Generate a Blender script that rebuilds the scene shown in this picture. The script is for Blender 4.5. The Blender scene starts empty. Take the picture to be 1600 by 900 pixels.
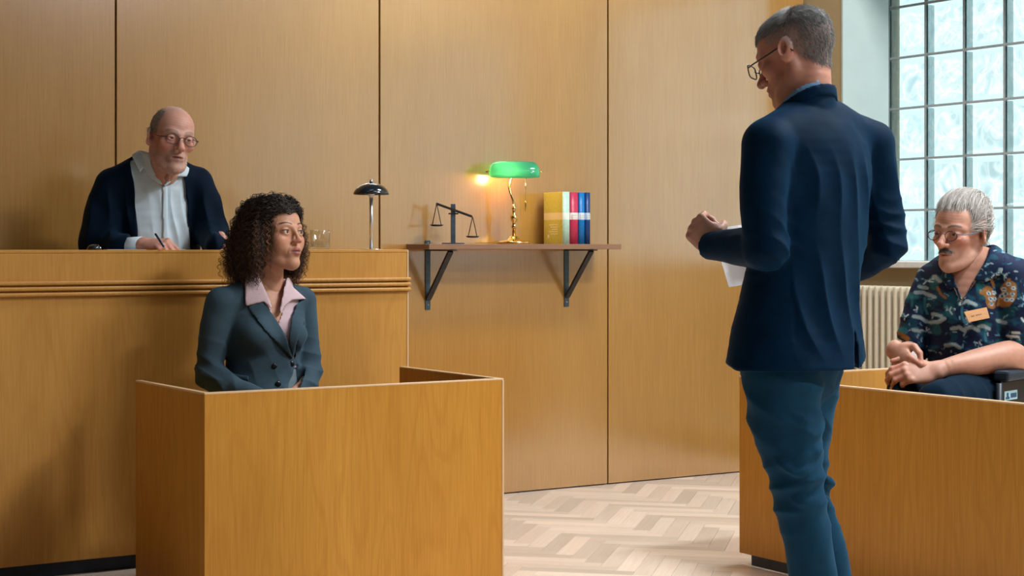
import bpy, bmesh, math, random
import numpy as np
from mathutils import Vector, Matrix, Euler

# ------------------------------------------------------------------ camera, world, lights
SC = bpy.context.scene
COL = SC.collection
FPX = 2684.0            # focal length in pixels of the 1600 x 900 frame
HOR = 385.0             # horizon row
YAW = math.radians(32.6)
CAMZ = 1.2
SN, CS = math.sin(YAW), math.cos(YAW)

cam_d = bpy.data.cameras.new('camera')
cam = bpy.data.objects.new('camera', cam_d); COL.objects.link(cam)
cam.location = (0, 0, CAMZ)
cam.rotation_euler = (math.radians(90), 0, -YAW)
cam_d.sensor_width = 36.0
cam_d.lens = 36.0 * FPX / 1600.0
cam_d.shift_y = -(450 - HOR) / 1600.0
cam_d.clip_start = 0.05
SC.camera = cam

SC.view_settings.view_transform = 'Standard'
SC.view_settings.look = 'None'
SC.view_settings.gamma = 1.0
SC.view_settings.use_curve_mapping = False
SC.view_settings.exposure = 0.0

world = bpy.data.worlds.new('overcast_sky'); SC.world = world
world.use_nodes = True
bg = world.node_tree.nodes['Background']
bg.inputs['Color'].default_value = (0.80, 0.95, 1.0, 1)
bg.inputs['Strength'].default_value = 3.3

def area_light(name, loc, rot, sx, sy, power, color=(1, 1, 1), portal=False):
    l = bpy.data.lights.new(name, 'AREA'); l.shape = 'RECTANGLE'
    l.size = sx; l.size_y = sy; l.energy = power; l.color = color
    o = bpy.data.objects.new(name, l); COL.objects.link(o)
    o.location = loc; o.rotation_euler = rot
    if portal: l.cycles.is_portal = True
    return o

# portals only tell the renderer where daylight enters (the three glass block windows of the right wall)
WIN_Y = [(6.74, 4.60), (4.10, 1.96), (1.46, -0.68)]
WIN_Z0, WIN_Z1 = 1.12, 1.12 + 6 * 0.2735
for (ya, yb) in WIN_Y:
    area_light('daylight_portal', (6.86, (ya + yb) / 2, (WIN_Z0 + WIN_Z1) / 2), (0, math.radians(90), 0),
               WIN_Z1 - WIN_Z0, ya - yb, 1, portal=True)
CEIL = 4.3
FILL_SPOTS = [(1.0, 1.2), (4.7, 0.4), (5.3, 2.6), (3.6, 3.4), (0.9, 4.4), (5.2, 5.0), (2.7, 4.9)]  # fill lights added out of view to brighten the room
FILL_POWER = [3, 135, 190, 12, 1, 84, 3]
for (x, y), pw in zip(FILL_SPOTS, FILL_POWER):
    area_light('added_fill_light', (x, y, CEIL - 0.075), (0, 0, 0), 1.1, 0.5, pw, (0.98, 0.99, 1.0))

# ------------------------------------------------------------------ helpers
def ray(u):
    return (u - 800.0) / FPX
def at(u, v, d):
    """world point seen at pixel (u, v) at depth d"""
    lat = ray(u) * d
    return Vector((d * SN + lat * CS, d * CS - lat * SN, CAMZ + (HOR - v) / FPX * d))
def at_Y(u, v, Y):
    t = ray(u); d = Y / (CS - t * SN); return at(u, v, d)
def at_X(u, v, X):
    t = ray(u); d = X / (SN + t * CS); return at(u, v, d)

def tag(o, label=None, cat=None, group=None, kind=None):
    if label: o['label'] = label
    if cat: o['category'] = cat
    if group: o['group'] = group
    if kind: o['kind'] = kind
    return o
def empty(name, loc=(0, 0, 0), rz=0.0, parent=None):
    o = bpy.data.objects.new(name, None); COL.objects.link(o)
    o.location = loc; o.rotation_euler = (0, 0, rz); o.empty_display_size = 0.1
    if parent: o.parent = parent
    return o
def link_mesh(name, me, mat=None, parent=None, smooth=False):
    o = bpy.data.objects.new(name, me); COL.objects.link(o)
    if mat: me.materials.append(mat)
    if parent: o.parent = parent
    if smooth:
        me.polygons.foreach_set('use_smooth', [True] * len(me.polygons))
    return o
def from_bm(name, bm, mat=None, parent=None, smooth=False):
    me = bpy.data.meshes.new(name); bm.to_mesh(me); bm.free()
    return link_mesh(name, me, mat, parent, smooth)
def bm_box(bm, x0, x1, y0, y1, z0, z1, bevel=0.0, seg=1):
    r = bmesh.ops.create_cube(bm, size=1.0)
    vs = r['verts']
    for v in vs:
        v.co = Vector(((x0 + x1) / 2 + v.co.x * (x1 - x0), (y0 + y1) / 2 + v.co.y * (y1 - y0), (z0 + z1) / 2 + v.co.z * (z1 - z0)))
    if bevel > 0:
        es = list({e for v in vs for e in v.link_edges})
        bmesh.ops.bevel(bm, geom=es, offset=bevel, segments=seg, affect='EDGES', profile=0.5)
    return vs
def box(name, x0, x1, y0, y1, z0, z1, mat, parent=None, bevel=0.0, seg=1):
    bm = bmesh.new(); bm_box(bm, min(x0, x1), max(x0, x1), min(y0, y1), max(y0, y1), min(z0, z1), max(z0, z1), bevel, seg)
    return from_bm(name, bm, mat, parent)
def bm_lathe(bm, prof, n=32, loc=(0, 0, 0), cap=True):
    rings = []
    for (r, z) in prof:
        if r < 1e-5:
            rings.append([bm.verts.new((loc[0], loc[1], loc[2] + z))])
        else:
            rings.append([bm.verts.new((loc[0] + r * math.cos(2 * math.pi * i / n), loc[1] + r * math.sin(2 * math.pi * i / n), loc[2] + z)) for i in range(n)])
    for a, b in zip(rings[:-1], rings[1:]):
        for i in range(n):
            j = (i + 1) % n
            if len(a) == 1 and len(b) == 1: continue
            if len(a) == 1: bm.faces.new((a[0], b[j], b[i]))
            elif len(b) == 1: bm.faces.new((a[i], a[j], b[0]))
            else: bm.faces.new((a[i], a[j], b[j], b[i]))
    if cap:
        if len(rings[0]) > 1: bm.faces.new(list(reversed(rings[0])))
        if len(rings[-1]) > 1: bm.faces.new(rings[-1])
def lathe(name, prof, mat, parent=None, n=32, loc=(0, 0, 0), cap=True, smooth=True):
    bm = bmesh.new(); bm_lathe(bm, prof, n, loc, cap)
    bmesh.ops.recalc_face_normals(bm, faces=bm.faces)
    o = from_bm(name, bm, mat, parent, smooth)
    return o
def bm_tube(bm, pts, rad, n=8, closed=False, cap=True):
    """rad may be a number or a list"""
    pts = [Vector(p) for p in pts]; N = len(pts)
    rads = rad if isinstance(rad, (list, tuple)) else [rad] * N
    prev = None; rings = []
    for i, p in enumerate(pts):
        if closed: t = pts[(i + 1) % N] - pts[i - 1]
        else: t = pts[min(i + 1, N - 1)] - pts[max(i - 1, 0)]
        t.normalize()
        if prev is None:
            a = Vector((0, 0, 1)) if abs(t.z) < 0.9 else Vector((1, 0, 0))
            nrm = t.cross(a).normalized()
        else:
            nrm = (prev - t * prev.dot(t)).normalized()
        prev = nrm; b = t.cross(nrm)
        rings.append([bm.verts.new(p + (nrm * math.cos(2 * math.pi * k / n) + b * math.sin(2 * math.pi * k / n)) * rads[i]) for k in range(n)])
    m = N if closed else N - 1
    for i in range(m):
        a, b = rings[i], rings[(i + 1) % N]
        for k in range(n):
            j = (k + 1) % n
            bm.faces.new((a[k], a[j], b[j], b[k]))
    if cap and not closed:
        bm.faces.new(list(reversed(rings[0]))); bm.faces.new(rings[-1])
def tube(name, pts, rad, mat, parent=None, n=8, closed=False, smooth=True):
    bm = bmesh.new(); bm_tube(bm, pts, rad, n, closed)
    bmesh.ops.recalc_face_normals(bm, faces=bm.faces)
    return from_bm(name, bm, mat, parent, smooth)
def bm_bar(bm, a, b, w, h, up=(0, 0, 1)):
    """rectangular bar from a to b; w across, h along up"""
    a, b = Vector(a), Vector(b); t = (b - a).normalized(); up = Vector(up)
    s = t.cross(up).normalized(); u = s.cross(t).normalized()
    r = [[bm.verts.new(p + s * sx * w / 2 + u * sz * h / 2) for sx, sz in ((-1, -1), (1, -1), (1, 1), (-1, 1))] for p in (a, b)]
    for k in range(4):
        j = (k + 1) % 4; bm.faces.new((r[0][k], r[0][j], r[1][j], r[1][k]))
    bm.faces.new(list(reversed(r[0]))); bm.faces.new(r[1])
def bar(name, a, b, w, h, mat, parent=None, up=(0, 0, 1), bevel=0.0):
    bm = bmesh.new(); bm_bar(bm, a, b, w, h, up)
    bmesh.ops.recalc_face_normals(bm, faces=bm.faces)
    if bevel: bmesh.ops.bevel(bm, geom=list(bm.edges), offset=bevel, segments=1, affect='EDGES')
    return from_bm(name, bm, mat, parent)

# ------------------------------------------------------------------ materials
def new_mat(name):
    m = bpy.data.materials.new(name); m.use_nodes = True
    nt = m.node_tree; b = nt.nodes['Principled BSDF']
    return m, nt, b
def N(nt, typ, **kw):
    n = nt.nodes.new(typ)
    for k, v in kw.items():
        if k in n.inputs: n.inputs[k].default_value = v
        else: setattr(n, k, v)
    return n
def ramp(nt, stops, interp='LINEAR'):
    r = nt.nodes.new('ShaderNodeValToRGB'); cr = r.color_ramp; cr.interpolation = interp
    while len(cr.elements) < len(stops): cr.elements.new(0.5)
    for e, (p, c) in zip(cr.elements, stops):
        e.position = p; e.color = (c[0], c[1], c[2], 1) if not isinstance(c, (int, float)) else (c, c, c, 1)
    return r
def mixc(nt, a, b, fac, blend='MIX'):
    m = nt.nodes.new('ShaderNodeMix'); m.data_type = 'RGBA'; m.blend_type = blend
    for sock, val in ((m.inputs[0], fac), (m.inputs[6], a), (m.inputs[7], b)):
        if hasattr(val, 'is_linked') or hasattr(val, 'links'): nt.links.new(val, sock)
        elif isinstance(val, (int, float)): sock.default_value = val
        else: sock.default_value = (val[0], val[1], val[2], 1)
    return m.outputs[2]
def plain(name, col, rough=0.5, metal=0.0, spec=0.5, noise=0.0, nscale=40.0, bump=0.0, bscale=200.0, sheen=0.0, coat=0.0):
    m, nt, b = new_mat(name)
    b.inputs['Base Color'].default_value = (*col, 1)
    b.inputs['Roughness'].default_value = rough; b.inputs['Metallic'].default_value = metal
    b.inputs['Specular IOR Level'].default_value = spec
    b.inputs['Sheen Weight'].default_value = sheen; b.inputs['Coat Weight'].default_value = coat
    tc = N(nt, 'ShaderNodeTexCoord')
    if noise > 0:
        n = N(nt, 'ShaderNodeTexNoise', Scale=nscale, Detail=4.0)
        nt.links.new(tc.outputs['Object'], n.inputs['Vector'])
        r = ramp(nt, [(0.3, 1 - noise), (0.7, 1 + noise)])
        nt.links.new(n.outputs['Fac'], r.inputs['Fac'])
        nt.links.new(mixc(nt, col, r.outputs['Color'], 1.0, 'MULTIPLY'), b.inputs['Base Color'])
    if bump > 0:
        n2 = N(nt, 'ShaderNodeTexNoise', Scale=bscale, Detail=3.0)
        nt.links.new(tc.outputs['Object'], n2.inputs['Vector'])
        bp = N(nt, 'ShaderNodeBump', Strength=bump, Distance=0.002)
        nt.links.new(n2.outputs['Fac'], bp.inputs['Height'])
        nt.links.new(bp.outputs['Normal'], b.inputs['Normal'])
    return m
def wood(name, light, dark, rough=0.38, scale=1.0, fig=0.5, spec=0.5, axis='Z', rnd=0.0, coat=0.0):
    """veneer: fine vertical pores, soft figure and long cathedral arcs"""
    m, nt, b = new_mat(name)
    tc = N(nt, 'ShaderNodeTexCoord')
    def mapped(sx, sl):
        mp = N(nt, 'ShaderNodeMapping')
        sc = {'Z': (sx, sx, sl), 'X': (sl, sx, sx), 'Y': (sx, sl, sx)}[axis]
        mp.inputs['Scale'].default_value = [s * scale for s in sc]
        nt.links.new(tc.outputs['Object'], mp.inputs['Vector'])
        if rnd:
            oi = N(nt, 'ShaderNodeObjectInfo'); mul = N(nt, 'ShaderNodeMath', operation='MULTIPLY'); mul.inputs[1].default_value = 37.0
            nt.links.new(oi.outputs['Random'], mul.inputs[0]); nt.links.new(mul.outputs[0], mp.inputs['Location'])
        return mp.outputs['Vector']
    n1 = N(nt, 'ShaderNodeTexNoise', Scale=1.0, Detail=3.0, Roughness=0.6); nt.links.new(mapped(170, 5.0), n1.inputs['Vector'])
    n2 = N(nt, 'ShaderNodeTexNoise', Scale=1.0, Detail=2.0, Roughness=0.5, Distortion=0.6); nt.links.new(mapped(3.2, 0.6), n2.inputs['Vector'])
    w = N(nt, 'ShaderNodeTexNoise', Scale=1.0, Detail=0.5, Roughness=0.4); nt.links.new(mapped(9.0, 1.5), w.inputs['Vector'])
    wk = N(nt, 'ShaderNodeMath', operation='MULTIPLY'); wk.inputs[1].default_value = 48.0; nt.links.new(w.outputs['Fac'], wk.inputs[0])
    ws = N(nt, 'ShaderNodeMath', operation='SINE'); nt.links.new(wk.outputs[0], ws.inputs[0])
    wc = ramp(nt, [(0.25, 0.0), (0.95, 1.0)]); nt.links.new(ws.outputs[0], wc.inputs['Fac'])
    r1 = ramp(nt, [(0.35, 0.0), (0.68, 1.0)]); nt.links.new(n1.outputs['Fac'], r1.inputs['Fac'])
    r2 = ramp(nt, [(0.15, 0.0), (0.85, 1.0)]); nt.links.new(n2.outputs['Fac'], r2.inputs['Fac'])
    mid = [(a + c) / 2 for a, c in zip(light, dark)]
    c1 = mixc(nt, light, mid, r2.outputs['Color'])
    wm = N(nt, 'ShaderNodeMath', operation='MULTIPLY'); wm.inputs[1].default_value = 0.24 * fig
    nt.links.new(wc.outputs['Color'], wm.inputs[0])
    c2 = mixc(nt, c1, dark, wm.outputs[0])
    pm = N(nt, 'ShaderNodeMath', operation='MULTIPLY'); pm.inputs[1].default_value = 0.42
    nt.links.new(r1.outputs['Color'], pm.inputs[0])
    c3 = mixc(nt, c2, dark, pm.outputs[0])
    if rnd:
        oi = N(nt, 'ShaderNodeObjectInfo'); rr = ramp(nt, [(0, 1 - rnd), (1, 1 + rnd)])
        nt.links.new(oi.outputs['Random'], rr.inputs['Fac'])
        c3 = mixc(nt, c3, rr.outputs['Color'], 1.0, 'MULTIPLY')
    nt.links.new(c3, b.inputs['Base Color'])
    b.inputs['Roughness'].default_value = rough
    b.inputs['Specular IOR Level'].default_value = spec
    b.inputs['Coat Weight'].default_value = coat; b.inputs['Coat Roughness'].default_value = rough; b.inputs['Coat IOR'].default_value = 2.6
    bp = N(nt, 'ShaderNodeBump', Strength=0.06, Distance=0.001)
    nt.links.new(n1.outputs['Fac'], bp.inputs['Height']); nt.links.new(bp.outputs['Normal'], b.inputs['Normal'])
    return m

M = {}
M['wall_wood'] = wood('wall_veneer', (0.50, 0.270, 0.066), (0.34, 0.155, 0.025), rough=0.19, fig=0.25, rnd=0.05, spec=0.4, coat=1.0)
M['bench_wood'] = wood('bench_veneer', (0.62, 0.325, 0.078), (0.42, 0.18, 0.026), rough=0.40, fig=0.7, spec=0.35)
M['box_wood'] = wood('box_veneer', (0.66, 0.335, 0.060), (0.42, 0.165, 0.014), rough=0.42, fig=0.9, spec=0.22)
M['edge_wood'] = wood('edge_banding', (0.80, 0.58, 0.36), (0.64, 0.42, 0.22), rough=0.4, fig=0.2)
M['shelf_wood'] = wood('shelf_walnut', (0.33, 0.185, 0.11), (0.19, 0.095, 0.05), rough=0.45, fig=0.5, axis='X')
M['kick'] = plain('kick_navy', (0.012, 0.03, 0.055), 0.5, noise=0.15)
M['gap'] = plain('panel_gap_dark', (0.03, 0.022, 0.015), 0.8, noise=0.2)
M['khaki'] = plain('khaki_wall_paint', (0.36, 0.28, 0.15), 0.75, noise=0.04, nscale=6, bump=0.15, bscale=120)
M['reveal'] = plain('pale_reveal_paint', (0.46, 0.56, 0.54), 0.7, noise=0.03, nscale=8, bump=0.1, bscale=120)
M['ceil'] = plain('ceiling_paint', (0.11, 0.105, 0.10), 0.85, noise=0.03, nscale=5)
M['backwall'] = plain('rear_wall_paint', (0.085, 0.060, 0.040), 0.85, noise=0.04, nscale=5)
M['radiator'] = plain('radiator_enamel', (0.55, 0.50, 0.38), 0.4, noise=0.04)
M['mortar'] = plain('grey_mortar', (0.28, 0.31, 0.32), 0.8, noise=0.12, nscale=60)
M['sill'] = plain('sill_stone', (0.66, 0.68, 0.66), 0.45, noise=0.08, nscale=30)
M['iron'] = plain('blackened_steel', (0.035, 0.034, 0.034), 0.42, metal=0.6, noise=0.25, nscale=30, bump=0.1)
M['steel_blue'] = plain('blued_steel', (0.075, 0.115, 0.15), 0.38, metal=0.5, noise=0.2, nscale=40)
M['brass'] = plain('polished_brass', (0.88, 0.62, 0.24), 0.16, metal=1.0, noise=0.05)
M['chrome'] = plain('chrome', (0.78, 0.80, 0.82), 0.12, metal=1.0, noise=0.03)
M['satin'] = plain('satin_steel', (0.80, 0.82, 0.84), 0.32, metal=0.85, noise=0.03)
M['black_enamel'] = plain('black_blue_enamel', (0.010, 0.018, 0.026), 0.16, coat=0.6, noise=0.1)
M['white_paper'] = plain('white_paper', (0.86, 0.87, 0.90), 0.8, noise=0.02)

# glass
def glass_mat(name, tint=(0.96, 0.99, 0.99), rough=0.0, refl=0.55, base=0.035):
    """thin clear glass: lets light pass, reflects by fresnel"""
    m = bpy.data.materials.new(name); m.use_nodes = True; nt = m.node_tree
    for n in list(nt.nodes):
        if n.type != 'OUTPUT_MATERIAL': nt.nodes.remove(n)
    out = [n for n in nt.nodes if n.type == 'OUTPUT_MATERIAL'][0]
    tr = N(nt, 'ShaderNodeBsdfTransparent'); tr.inputs['Color'].default_value = (*tint, 1)
    gl = N(nt, 'ShaderNodeBsdfGlossy', Roughness=max(rough, 0.02))
    lw = N(nt, 'ShaderNodeLayerWeight', Blend=0.5); fr = N(nt, 'ShaderNodeMath', operation='POWER'); fr.inputs[1].default_value = 3.0
    nt.links.new(lw.outputs['Facing'], fr.inputs[0])
    fm = N(nt, 'ShaderNodeMath', operation='MULTIPLY_ADD'); fm.inputs[1].default_value = refl; fm.inputs[2].default_value = base
    nt.links.new(fr.outputs[0], fm.inputs[0]); fr = fm
    mx = N(nt, 'ShaderNodeMixShader')
    nt.links.new(fr.outputs[0], mx.inputs[0]); nt.links.new(tr.outputs[0], mx.inputs[1]); nt.links.new(gl.outputs[0], mx.inputs[2])
    nt.links.new(mx.outputs[0], out.inputs['Surface'])
    return m
M['clear_glass'] = glass_mat('clear_glass', (0.975, 0.985, 0.985), refl=0.8, base=0.06)
M['lens'] = glass_mat('spectacle_lens', (0.97, 0.98, 0.99), refl=0.2, base=0.012)

def block_glass():
    """pressed glass block: the rippled face passes daylight unevenly"""
    m = bpy.data.materials.new('pressed_glass_block'); m.use_nodes = True; nt = m.node_tree
    for n in list(nt.nodes):
        if n.type != 'OUTPUT_MATERIAL': nt.nodes.remove(n)
    out = [n for n in nt.nodes if n.type == 'OUTPUT_MATERIAL'][0]
    tc = N(nt, 'ShaderNodeTexCoord'); oi = N(nt, 'ShaderNodeObjectInfo')
    sep = N(nt, 'ShaderNodeSeparateXYZ'); nt.links.new(tc.outputs['Object'], sep.inputs[0])
    mp = N(nt, 'ShaderNodeMapping'); nt.links.new(tc.outputs['Object'], mp.inputs['Vector'])
    mul = N(nt, 'ShaderNodeMath', operation='MULTIPLY'); mul.inputs[1].default_value = 23.0
    nt.links.new(oi.outputs['Random'], mul.inputs[0]); nt.links.new(mul.outputs[0], mp.inputs['Location'])
    n1 = N(nt, 'ShaderNodeTexNoise', Scale=5.5, Detail=0.6, Distortion=2.0, Roughness=0.4); nt.links.new(mp.outputs[0], n1.inputs['Vector'])
    r1 = ramp(nt, [(0.28, (0.47, 0.53, 0.53)), (0.40, (0.56, 0.62, 0.62)), (0.47, (0.70, 0.70, 0.69)), (0.52, (0.70, 0.70, 0.69)), (0.57, (0.54, 0.60, 0.60)), (0.63, (0.66, 0.68, 0.68)), (0.70, (0.52, 0.58, 0.58))])
    nt.links.new(n1.outputs['Fac'], r1.inputs['Fac'])
    # smooth rim of the pressed face
    ay = N(nt, 'ShaderNodeMath', operation='ABSOLUTE'); az = N(nt, 'ShaderNodeMath', operation='ABSOLUTE')
    nt.links.new(sep.outputs['Y'], ay.inputs[0]); nt.links.new(sep.outputs['Z'], az.inputs[0])
    mxm = N(nt, 'ShaderNodeMath', operation='MAXIMUM'); nt.links.new(ay.outputs[0], mxm.inputs[0]); nt.links.new(az.outputs[0], mxm.inputs[1])
    edge = ramp(nt, [(0.098, 0.0), (0.104, 1.0)]); nt.links.new(mxm.outputs[0], edge.inputs['Fac'])
    colr = mixc(nt, r1.outputs['Color'], (0.58, 0.64, 0.64), edge.outputs['Color'])
    half = colr
    tr = N(nt, 'ShaderNodeBsdfTransparent'); nt.links.new(half, tr.inputs['Color'])
    gl = N(nt, 'ShaderNodeBsdfGlossy', Roughness=0.15)
    bp = N(nt, 'ShaderNodeBump', Strength=0.5, Distance=0.01); nt.links.new(n1.outputs['Fac'], bp.inputs['Height']); nt.links.new(bp.outputs['Normal'], gl.inputs['Normal'])
    mx = N(nt, 'ShaderNodeMixShader', Fac=0.10)
    nt.links.new(tr.outputs[0], mx.inputs[1]); nt.links.new(gl.outputs[0], mx.inputs[2]); nt.links.new(mx.outputs[0], out.inputs['Surface'])
    return m
M['block'] = block_glass()

# ------------------------------------------------------------------ room shell
XL, XR, YF, YB = -2.2, 6.39, -2.6, 7.03
floor = tag(box('floor', XL, XR + 0.5, YF, YB + 0.2, -0.12, -0.012, M['gap']), kind='structure')
ceiling = tag(box('ceiling', XL, XR + 0.5, YF, YB + 0.2, CEIL, CEIL + 0.12, M['ceil']), kind='structure')
tag(box('wall_left', XL - 0.12, XL, YF, YB + 0.2, -0.012, CEIL, M['backwall']), kind='structure')
tag(box('wall_front', XL, XR + 0.5, YF - 0.12, YF, -0.012, CEIL, M['backwall']), kind='structure')
wall_back = tag(box('wall_back', XL, XR + 0.5, YB + 0.022, YB + 0.16, -0.012, CEIL, M['gap']), kind='structure')
seams = [-2.2, -1.30, -0.02, 1.255, 2.505, 3.768, 5.07, 6.385]
for a, b in zip(seams[:-1], seams[1:]):
    box('wall_panel', a + 0.004, b - 0.004, YB, YB + 0.022, 0.006, CEIL - 0.002, M['wall_wood'], wall_back, bevel=0.0015)

# right wall with three deep window openings
XG = 6.77
bm = bmesh.new()
bm_box(bm, XR, XG + 0.045, YF, YB + 0.02, -0.012, WIN_Z0 - 0.03)
bm_box(bm, XR, XG + 0.045, YF, YB + 0.02, WIN_Z1, CEIL)
ys = [YB + 0.02] + [y for p in WIN_Y for y in p] + [YF]
for i in range(0, len(ys), 2):
    bm_box(bm, XR, XG + 0.045, ys[i + 1], ys[i], WIN_Z0 - 0.03, WIN_Z1)
wall_right = tag(from_bm('wall_right', bm, M['khaki']), kind='structure')

# one glass block, shared
def block_mesh():
    bm = bmesh.new()
    w, h, t = 0.2675 / 2 - 0.0055, 0.2735 / 2 - 0.0055, 0.04
    bm_box(bm, -t, t, -w, w, -h, h, 0.006, 2)
    # pressed pillow: inset and push the two faces
    for sx in (-1, 1):
        f = [f for f in bm.faces if abs(f.normal.x - sx) < 1e-3 and f.calc_area() > 0.03][0]
        r = bmesh.ops.inset_region(bm, faces=[f], thickness=0.020, depth=-0.007)
    me = bpy.data.meshes.new('glass_block'); bm.to_mesh(me); bm.free(); me.materials.append(M['block']); return me
blk = block_mesh()
for wi, (ya, yb) in enumerate(WIN_Y):
    win = tag(empty('window_%d' % (wi + 1), (XG, (ya + yb) / 2, WIN_Z0)), kind='structure')
    # reveal lining
    for nm, args in (('reveal', (-(XG - XR) - 0.004, -0.05, (ya - yb) / 2 - 0.012, (ya - yb) / 2 + 0.0, 0, WIN_Z1 - WIN_Z0)),
                     ('reveal', (-(XG - XR) - 0.004, -0.05, -(ya - yb) / 2, -(ya - yb) / 2 + 0.012, 0, WIN_Z1 - WIN_Z0)),
                     ('reveal', (-(XG - XR) - 0.004, -0.05, -(ya - yb) / 2, (ya - yb) / 2, WIN_Z1 - WIN_Z0 - 0.012, WIN_Z1 - WIN_Z0))):
        box(nm, *args, M['reveal'], win)
    box('sill', -(XG - XR) - 0.035, -0.045, -(ya - yb) / 2 - 0.0, (ya - yb) / 2, -0.03, 0.004, M['sill'], win, bevel=0.004)
    # mortar lattice
    bm = bmesh.new()
    ncol, nrow = 8, 6
    pw, ph = (ya - yb) / ncol, (WIN_Z1 - WIN_Z0) / nrow
    for i in range(ncol + 1):
        y = (ya - yb) / 2 - i * pw
        bm_box(bm, -0.039, -0.022, y - 0.0055, y + 0.0055, 0, ph * nrow)
    for k in range(nrow + 1):
        bm_box(bm, -0.0385, -0.0225, -(ya - yb) / 2, (ya - yb) / 2, k * ph - 0.0055, k * ph + 0.0055)
    from_bm('mortar', bm, M['mortar'], win)
    for i in range(ncol):
        for k in range(nrow):
            o = bpy.data.objects.new('glass_block', blk); COL.objects.link(o); o.parent = win
            o.location = (0, (ya - yb) / 2 - (i + 0.5) * pw, (k + 0.5) * ph)

# herringbone parquet
PL, PW = 0.424, 0.0707
M['parquet'] = wood('parquet_oak', (0.86, 0.78, 0.69), (0.64, 0.49, 0.38), rough=0.30, fig=0.15, axis='X', rnd=0.20, scale=0.8, spec=0.6)
def plank_mesh():
    bm = bmesh.new(); bm_box(bm, -PL / 2 + 0.0006, PL / 2 - 0.0006, -PW / 2 + 0.0006, PW / 2 - 0.0006, -0.012, 0.0, 0.0008)
    me = bpy.data.meshes.new('plank'); bm.to_mesh(me); bm.free(); me.materials.append(M['parquet']); return me
pk = plank_mesh(); R45 = math.radians(45)
rest = bmesh.new(); nplank = 0
for m in range(-20, 26):
    for k in range(-140, 200):
        for kind in (0, 1):
            if kind == 0: a0, b0, la, lb = k * PW + m * PL, k * PW - m * PL, PL, PW
            else: a0, b0, la, lb = PL + k * PW + m * PL, (k + 1) * PW - PL - m * PL, PW, PL
            ca, cb = a0 + la / 2, b0 + lb / 2
            x = ca * math.cos(R45) - cb * math.sin(R45) + 2.0; y = ca * math.sin(R45) + cb * math.cos(R45) + 2.0
            if not (XL - 0.1 < x < XR + 0.1 and YF - 0.1 < y < YB + 0.24): continue
            d = x * SN + y * CS; lat = x * CS - y * SN
            rot = R45 + (0 if kind == 0 else math.pi / 2)
            if d > 1:
                u, v = 800 + FPX * lat / d, HOR + FPX * CAMZ / d
                vis = 765 < u < 1185 and 726 < v < 915
            else: vis = False
            if vis and nplank < 300:
                o = bpy.data.objects.new('plank', pk); COL.objects.link(o); o.parent = floor
                o.location = (x, y, 0); o.rotation_euler = (0, 0, rot); nplank += 1
            else:
                c, s = math.cos(rot), math.sin(rot)
                vs = [rest.verts.new((x + c * px - s * py, y + s * px + c * py, 0)) for px, py in
                      ((-PL / 2, -PW / 2), (PL / 2, -PW / 2), (PL / 2, PW / 2), (-PL / 2, PW / 2))]
                rest.faces.new(vs)
print('planks', nplank)
o = from_bm('parquet_field', rest, M['parquet'], floor); o['kind'] = 'stuff'

# unseen ceiling fixtures, added to carry the fill lights
for i, (x, y) in enumerate(FILL_SPOTS):
    e = empty('added_fill_fixture', (x, y, CEIL))
    tag(e, ['flat white fill light added over the left rear of the room', 'flat white fill light added over the middle rear of the room',
            'flat white fill light added over the near end of the jury box', 'flat white fill light added above the standing man in navy jacket',
            'flat white fill light added in front of the far left end of the bench', 'flat white fill light added near the window and radiator',
            'flat white fill light added in front of the witness stand'][i], 'lamp', 'added fill lights')
    box('housing', -0.6, 0.6, -0.3, 0.3, -0.06, 0, M['ceil'], e, bevel=0.008)
    box('diffuser', -0.56, 0.56, -0.26, 0.26, -0.068, -0.06, M['white_paper'], e)

# radiator below the first window
rad = empty('radiator', (6.27, 5.9, 0.0)); tag(rad, 'cream ribbed column radiator under the glass block window', 'radiator')
zt, zb = 1.0, 0.14
def rib_mesh():
    bm = bmesh.new()
    bm_box(bm, -0.055, 0.055, -0.0135, 0.0135, zb, zt, 0.012, 3)
    me = bpy.data.meshes.new('rib'); bm.to_mesh(me); bm.free(); me.materials.append(M['radiator'])
    me.polygons.foreach_set('use_smooth', [True] * len(me.polygons)); return me
rm = rib_mesh()
for i in range(36):
    o = bpy.data.objects.new('rib', rm); COL.objects.link(o); o.parent = rad; o.location = (0, 0.77 - i * 0.044, 0)
for z in (zt - 0.05, zb + 0.05):
    tube('header_pipe', [(0, -0.79, z), (0, 0.79, z)], 0.016, M['radiator'], rad, 10)
for y in (-0.6, 0.6): box('foot', -0.04, 0.04, y - 0.012, y + 0.012, 0, zb + 0.01, M['radiator'], rad)

# ------------------------------------------------------------------ judge's bench
BY, BT = 6.13, 1.187
bench = empty('judge_bench', (1.8, BY, 0)); tag(bench, 'long tall honey wood bench with three moulded rails in front of judge', 'bench')
def wbox(name, x0, x1, y0, y1, z0, z1, mat, root, bevel=0.0, seg=1):
    """box in world coordinates under a root that has only a location"""
    l = root.location
    o = box(name, x0, x1, y0, y1, z0, z1, mat, None, bevel, seg)
    o.parent = root; o.location = (-l[0], -l[1], -l[2]); return o
BX0, BX1 = 0.15, 3.416
wbox('front_panel', BX0, BX1, BY, BY + 0.025, 0.055, BT - 0.012, M['bench_wood'], bench, 0.0015)
wbox('end_panel', BX1 - 0.025, BX1 - 0.0, BY + 0.0251, BY + 0.44, 0.055, BT - 0.012, M['bench_wood'], bench, 0.001)
wbox('end_panel', BX0, BX0 + 0.025, BY + 0.0251, BY + 0.44, 0.055, BT - 0.012, M['bench_wood'], bench, 0.001)
wbox('worktop', BX0, BX1 + 0.001, BY - 0.001, BY + 0.45, BT - 0.012, BT, M['bench_wood'], bench, 0.002)
wbox('edge_strip', BX1 - 0.004, BX1 + 0.0025, BY - 0.0025, BY + 0.01, 0.055, BT - 0.002, M['edge_wood'], bench, 0.001)
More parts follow.
